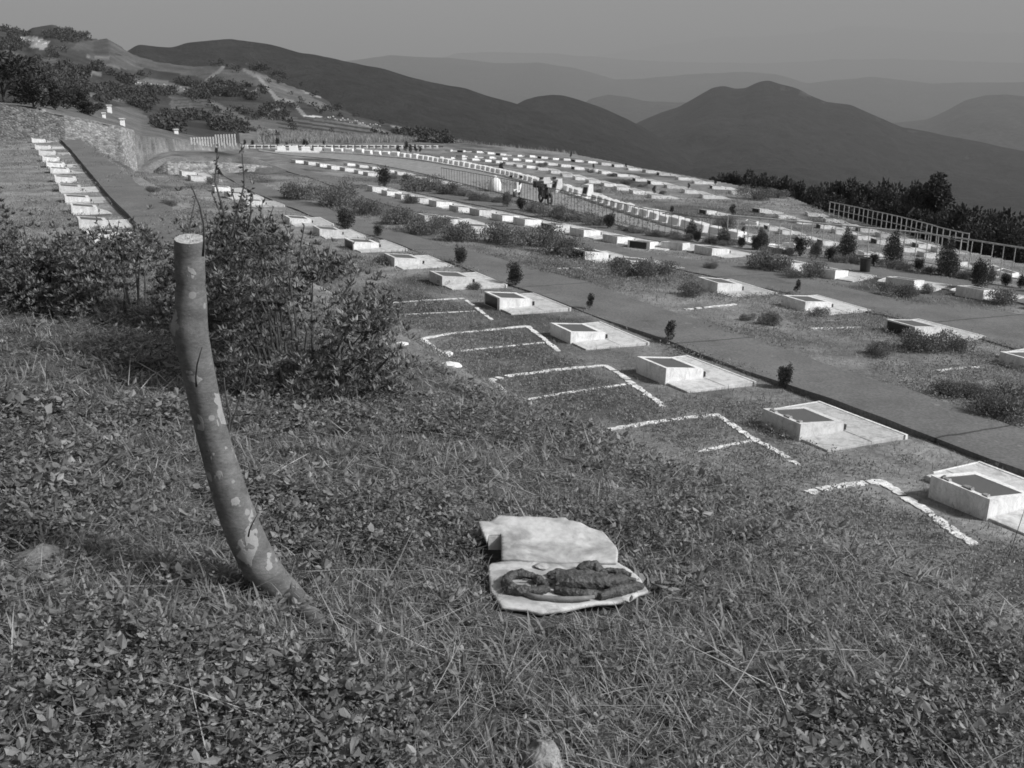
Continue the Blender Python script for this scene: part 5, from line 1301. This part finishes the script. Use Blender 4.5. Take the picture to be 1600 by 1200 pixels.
tb = MB(); tb.tube([hp_(815, 931, .012), hp_(840, 938, .012), (hp_(880, 941, .012)), (hp_(910, 941, .014)), (hp_(928, 939, .016))], [.006, .0085, .009, .0085, .006], 10)
o = tb.build('stick', grey_mat('peeled_stick', .17, .3, 30, .7), None, smooth=True); o.location = bc; props(o, 'smooth grey stick lying along the front of the dark heap', 'stick')
bm = bmesh.new(); bmesh.ops.create_icosphere(bm, subdivisions=3, radius=.019)
for v in bm.verts: v.co = Vector((v.co.x * 1.3, v.co.y * .8, v.co.z * .5)) * (1 + .5 * mnoise.noise(v.co * 60))
me = bpy.data.meshes.new('crumb'); bm.to_mesh(me); bm.free(); o = link_mesh('crumb', me, M['foam']); o.location = hp_(846, 888, .008) + bc; props(o, 'small pale lump at the back of the dark heap', 'debris')

# ------------------------------------------------------------------ rocks in the weeds
def rock(px, py, s, mat, label, seed, sink=.3):
    bm = bmesh.new(); bmesh.ops.create_icosphere(bm, subdivisions=5, radius=1)
    for v in bm.verts:
        c = v.co.copy(); k = 1 + .30 * mnoise.noise(c * 1.1 + Vector((seed, 0, 0))) + .10 * mnoise.noise(c * 3 + Vector((0, seed, 0))) + .035 * mnoise.noise(c * 9); v.co = c * k
    me = bpy.data.meshes.new('rock'); bm.to_mesh(me); bm.free(); me.polygons.foreach_set('use_smooth', [True] * len(me.polygons))
    o = link_mesh('rock', me, mat); p = at(px, py); o.location = p + Vector((0, 0, -s[2] * sink)); o.scale = s; o.rotation_euler = (0, 0, seed); props(o, label, 'rock')
rock(852, 1198, (.075, .05, .065), M['rock'], 'pale lichened rock at the bottom edge', 2.0, .0)
rock(62, 880, (.10, .07, .07), M['mossrock'], 'dull smooth rock in the weeds at the left', .7, .1)
rock(96, 912, (.03, .03, .025), M['mossrock'], 'fist-sized dull stone below the left rock', 4.2, .0)

# thin dark rod at the right edge
p = at(1572, 878); x, y, z = ray(1603, 790); q_ = p.y / y; r = empty('thin_rod', p); b = MB(); b.tube([(0, 0, -.05), Vector((x * q_, p.y, z * q_)) - p], [.0035, .003], 6); b.build('rod', M['twig'], r); props(r, 'thin dark leaning rod at the right edge', 'rod')

STALKS = [([(378, 752), (425, 757), (455, 770), (500, 790), (542, 803)], [(428, 759), (455, 742), (483, 726)], .0028, 'long forked dry stalk lying right of the cut trunk'),
          ([(385, 560), (400, 556), (440, 564), (478, 574)], [(392, 590), (396, 575), (408, 570)], .003, 'pale dry stalk at the foot of the big shrub'),
          ([(192, 480), (212, 492), (250, 510), (262, 516)], [(196, 482), (214, 500), (232, 512)], .003, 'pale forked stick under the hedge left of the trunk'),
          ([(1240, 1037), (1300, 1036), (1355, 1038)], None, .0022, 'straight pale stem lying in the weeds at lower right'),
          ([(205, 572), (250, 598), (262, 610)], [(222, 622), (240, 600), (256, 592)], .003, 'broken pale stick left of the cut trunk'),
          ([(1100, 1105), (1150, 1130), (1195, 1165)], None, .0022, 'slanting dry stem near the bottom edge, right of centre'),
          ([(650, 790), (700, 786), (740, 800), (765, 806)], [(700, 826), (694, 800), (688, 786)], .0024, 'thin crossed dry stems above the foam board')]
M['stalk'] = grey_mat('dry_stalk', .36, .25, 40, .8)
for main, br, rad_, lab in STALKS:
    P = [at(*p) + Vector((0, 0, .05)) for p in main]; r = empty('dry_stalk', P[0]); b = MB(); b.tube([p - P[0] for p in P], [rad_] * (len(P) - 1) + [rad_ * .5], 6); b.build('main_stem', M['stalk'], r)
    if br: b = MB(); b.tube([at(*p) + Vector((0, 0, .055)) - P[0] for p in br], [rad_ * .8] * (len(br) - 1) + [rad_ * .4], 6); b.build('side_stem', M['stalk'], r)
    props(r, lab, 'dry stalk', 'dry stalks lying in the weeds')

# ------------------------------------------------------------------ ground cover
def scatter(n, r0, r1, fov=.56, power=1.0):
    r = (r0 ** power + (r1 ** power - r0 ** power) * RNG.random(n)) ** (1 / power); a = RNG.uniform(-fov, fov, n); return r * np.sin(a), r * np.cos(a), r
def mound_ok(x, y): return crest_d(x, y) < 1.6
BPOLY = np.array([tuple((board_pt(*p))[:2]) for p in [(747, 814), (778, 802), (884, 807), (941, 830), (966, 860), (1013, 924), (932, 943), (843, 957), (784, 947), (763, 881)]])
BP2 = [tuple(p) for p in (BPOLY.mean(0) + (BPOLY - BPOLY.mean(0)) * 1.04)]
_c = BPOLY.mean(0); _dir = _c / np.hypot(*_c)
BP2 = [(p[0] - _dir[0] * .05, p[1] - _dir[1] * .05) if (p - _c).dot(_dir) < 0 else tuple(p) for p in np.array(BP2)]
def keep(x, y, pad=0): return ~in_poly(x, y, BP2)
def dens(x, y): return fbm(x * 1.3 + 5, y * 1.3, 3, 201)
# broad leaves of low weeds
def weeds(n, r0, r1, size, power, rnd_leaf):
    x, y, r = scatter(n, r0, r1, power=power); m = mound_ok(x, y) & keep(x, y); dn = dens(x, y); m &= RNG.random(n) < .12 + 1.1 * sstep(.42, .58, dn); x, y, r, dn = x[m], y[m], r[m], dn[m]; n = len(x)
    z = H(x, y); k = 5; sz = size * RNG.uniform(.5, 1.5, n) * (.8 + .7 * (fbm(x * 2.1, y * 2.1, 2, 207) - .3))
    Hs = RNG.uniform(.01, .06, n) * (.6 + dn * 1.3)
    C = np.stack([x, y, z + Hs], 1); Cc = np.repeat(C, k, 0); az = np.tile(np.arange(k) * 2 * np.pi / k, n) + np.repeat(RNG.uniform(0, 6.28, n), k) + RNG.normal(size=n * k) * .3
    el = RNG.uniform(-.25, .75, n * k); A = np.stack([np.cos(az) * np.cos(el), np.sin(az) * np.cos(el), np.sin(el)], 1)
    S = unit(np.cross(A, np.array([[0, 0, 1.]])) + .35 * RNG.normal(size=(n * k, 3))); L = np.repeat(sz, k) * RNG.uniform(.6, 1.2, n * k)
    Cc = Cc + A * (L * .15)[:, None] + np.stack([0 * L, 0 * L, RNG.normal(size=n * k) * .006], 1)
    tn = np.repeat(RNG.uniform(.45, 1.35, n) * (.75 + .5 * RNG.random(n)), k) * RNG.uniform(.8, 1.2, n * k)
    asp = np.repeat(RNG.uniform(.38, .8, n), k)
    return (leaf_round if rnd_leaf else leaf_quads)(Cc, A, S, L, L * asp, .15, tone=tn) if rnd_leaf else leaf_quads(Cc, A, S, L, L * asp, .15, tn)
V, F, t = merge([weeds(17000, 1.4, 3.6, .0175, 1.2, True), weeds(6500, 1.4, 4.6, .028, 1.2, True), weeds(54000, 3.2, 10.0, .024, 1.1, False), weeds(3500, 4, 9.5, .045, 1.1, False), weeds(900, 1.4, 6, .036, 1.2, True)])
props(np_mesh('weeds', V, F, M['weed'], None, t), 'low broad-leaved weeds covering the near slope', 'weeds', kind='stuff')
# grass
def grass(n, r0, r1, L0, w0, power, lean=(.2, 1.1), ok=mound_ok, thr=None, tr=(.45, 1.5)):
    x, y, r = scatter(n, r0, r1, power=power); m = ok(x, y) & keep(x, y)
    if thr is not None: m &= RNG.random(n) < sstep(thr - .08, thr + .08, fbm(x * .9, y * .9, 3, 301))
    x, y, r = x[m], y[m], r[m]; n = len(x)
    # tufts: share direction loosely
    z = H(x, y); az = RNG.uniform(0, 6.28, n); L = L0 * RNG.uniform(.5, 1.5, n); 
    return blades(np.stack([x, y, z - .01], 1), az, RNG.uniform(*lean, n), L, w0 * RNG.uniform(.6, 1.4, n), RNG.uniform(.05, .5, n), RNG.uniform(*tr, n))
def tufts(n, k, r0, r1, L0, w0, power, thr=.5):
    x, y, r = scatter(n, r0, r1, power=power); m = mound_ok(x, y) & keep(x, y) & (RNG.random(n) < sstep(thr - .08, thr + .08, fbm(x * .9, y * .9, 3, 301))); x, y = x[m], y[m]; n = len(x)
    x = np.repeat(x, k) + RNG.normal(size=n * k) * .015; y = np.repeat(y, k) + RNG.normal(size=n * k) * .015; m = keep(x, y); L = np.repeat(L0 * RNG.uniform(.6, 1.3, n), k) * RNG.uniform(.6, 1.2, n * k)
    az = RNG.uniform(0, 6.28, n * k); P = np.stack([x, y, H(x, y) - .01], 1)
    return blades(P, az, RNG.uniform(.05, .8, n * k), L, w0 * RNG.uniform(.6, 1.4, n * k), RNG.uniform(.1, .55, n * k), np.repeat(RNG.uniform(.7, 1.3, n), k) * RNG.uniform(.8, 1.2, n * k))
V, F, t = merge([grass(120000, 1.3, 5.0, .06, .0022, 1.2, (.4, 1.5)), grass(110000, 4.5, 10.5, .065, .0032, 1.1, (.4, 1.5)), tufts(2400, 12, 1.4, 5, .085, .0055, 1.3, .48), tufts(2400, 12, 4.5, 10.5, .08, .007, 1.2, .50), tufts(700, 9, 1.4, 6, .11, .0095, 1.3, .42), grass(1500, 1.3, 5, .11, .008, 1.2, (.4, 1.2))])
props(np_mesh('grass', V, F, M['grass'], None, t), 'tangled grass blades on the near slope', 'grass', kind='stuff')
# dry straw: long thin pale stems lying about
def straws(n, r0, r1, L0, w0, power):
    x, y, r = scatter(n, r0, r1, power=power); m = mound_ok(x, y) & keep(x, y); x, y = x[m], y[m]; n = len(x); z = H(x, y) + RNG.uniform(.015, .055, n)
    az = RNG.uniform(0, 6.28, n); L = L0 * RNG.uniform(.3, 1.7, n); return blades(np.stack([x, y, z], 1), az, RNG.uniform(1.2, 1.62, n), L, w0 * RNG.uniform(.6, 1.5, n), RNG.uniform(-.12, .16, n), RNG.uniform(.35, 1.15, n))
V, F, t = merge([straws(14000, 1.3, 4.5, .08, .0015, 1.2), straws(14000, 4, 10.5, .10, .0026, 1.2), straws(1100, 1.3, 9, .26, .0026, 1.2)])
props(np_mesh('straw', V, F, M['straw'], None, t), 'dry pale stems strewn over the near slope', 'straw', kind='stuff')
# lawn tufts between the plots
PATHP = [[tuple(p) for p in np.vstack([np.array(PATH1_LW), np.array(PATH1_RW)[::-1]])], [tuple(p) for p in np.vstack([np.array(pxs(PATH2_L)), np.array(pxs(PATH2_R))[::-1]])], [tuple(p) for p in np.vstack([np.array(pxs(PATH3_L)), np.array(pxs(PATH3_R))[::-1]])]]
gp = [o for o in COL.objects if o.get('category') == 'grave']
GB_ = np.array([[g.location.x, g.location.y, math.cos(g.rotation_euler[2]), math.sin(g.rotation_euler[2]), g.scale[0]] for g in gp])
OUTW = [[plane_hit(*p_)[:2] for p_ in o_[1]] for o_ in OUT] + [[plane_hit(*p_)[:2] for p_ in pl] for v_ in INNER.values() for pl in v_]
def lawn_ok(x, y):
    near_ = np.hypot(x, y) < 24
    m = (crest_d(x, y) > 1.3) & (np.hypot(x, y) < edge_r(np.arctan2(x, y)) - .3)
    creep = .10 + .35 * (fbm(x * .9, y * .9, 3, 511) - .35)
    for P in PATHP: m &= ~(in_poly(x, y, P) & (seg_d(x, y, P + [P[0]]) > creep))
    for P in OUTW: m &= ~(near_ & (seg_d(x, y, P) < .075) & (RNG.random(len(x)) < .9))
    for gx, gy, cx, sx, s in GB_:
        dx = (x - gx); dy = (y - gy); a = (dx * cx + dy * sx) / s; b_ = (-dx * sx + dy * cx) / s
        m &= ~((a > -.03) & (a < 1.5) & (b_ > -.54) & (b_ < 1.27) & ~((a < .45) & (b_ > .82)))
    return m
V, F, t = merge([grass(170000, 8.5, 26, .055, .0065, 1.4, (.1, 1.2), lawn_ok, None, (.5, 1.35)), grass(90000, 24, 60, .08, .016, 1.4, (.1, 1.1), lawn_ok, None, (.55, 1.3)), grass(26000, 8.5, 34, .11, .010, 1.3, (.1, 1.0), lawn_ok, .52, (.4, 1.1))])
props(np_mesh('lawn_grass', V, F, M['lawn'], None, t), 'short rough grass on the cemetery lawn', 'grass', kind='stuff')
def lawn_weeds(n, r0, r1, size, thr):
    x, y, r = scatter(n, r0, r1, power=1.4); m = lawn_ok(x, y); u_, v_ = uv(x, y)
    d_ = fbm(u_ * .45 + 3, v_ * .6, 4, 411) + .08 * sstep(14, 15.5, v_) * (v_ < 17) ; m &= RNG.random(n) < sstep(thr - .05, thr + .07, d_); x, y = x[m], y[m]; n = len(x); k = 4
    z = H(x, y) + RNG.uniform(0, .10, n); C = np.repeat(np.stack([x, y, z], 1), k, 0) + RNG.normal(size=(n * k, 3)) * .02; A = rand_dirs(n * k, .5); S = unit(np.cross(A, rand_dirs(n * k))); L = size * RNG.uniform(.6, 1.4, n * k)
    return leaf_quads(C, A, S, L, L * .6, .2, np.repeat(RNG.uniform(.85, 1.6, n), k))
V, F, t = merge([lawn_weeds(120000, 9, 30, .030, .53), lawn_weeds(60000, 26, 60, .05, .56)])
props(np_mesh('lawn_weeds', V, F, M['weed'], None, t), 'darker weeds in patches on the cemetery lawn', 'weeds', kind='stuff')
# tall pale grass on the bank beyond the barrier blocks
n = 26000; px = RNG.uniform(380, 905, n); thb = np.array([th_of(400), th_of(905)]); a = RNG.uniform(thb[0], thb[1], n); r = edge_r(a) + .5 + 26 * RNG.random(n) ** 1.3
x = r * np.sin(a); y = r * np.cos(a)
V, F, t = merge([blades(np.stack([x, y, H(x, y) - .05], 1), RNG.uniform(0, 6.28, n), RNG.uniform(0, .5, n), RNG.uniform(.35, .8, n), RNG.uniform(.03, .07, n), RNG.uniform(.05, .3, n), RNG.uniform(.7, 1.5, n))])
props(np_mesh('bank_grass', V, F, M['lawn'], None, t), 'tall pale grass on the bank behind the barrier blocks', 'grass', kind='stuff')

# ------------------------------------------------------------------ haze
hz = MB(); hz.box(-30000, 30000, -28000, 30000, -420, 900)
def haze():
    m = bpy.data.materials.new('haze_air'); m.use_nodes = True; nt = m.node_tree; nt.nodes.clear()
    v = nt.nodes.new('ShaderNodeVolumePrincipled'); v.inputs['Color'].default_value = (HAZE_COL,) * 3 + (1,); v.inputs['Density'].default_value = HAZE_DENS; v.inputs['Anisotropy'].default_value = 0.0
    o = nt.nodes.new('ShaderNodeOutputMaterial'); nt.links.new(v.outputs[0], o.inputs['Volume']); return m
ho = hz.build('haze', haze(), None); props(ho, kind='stuff')
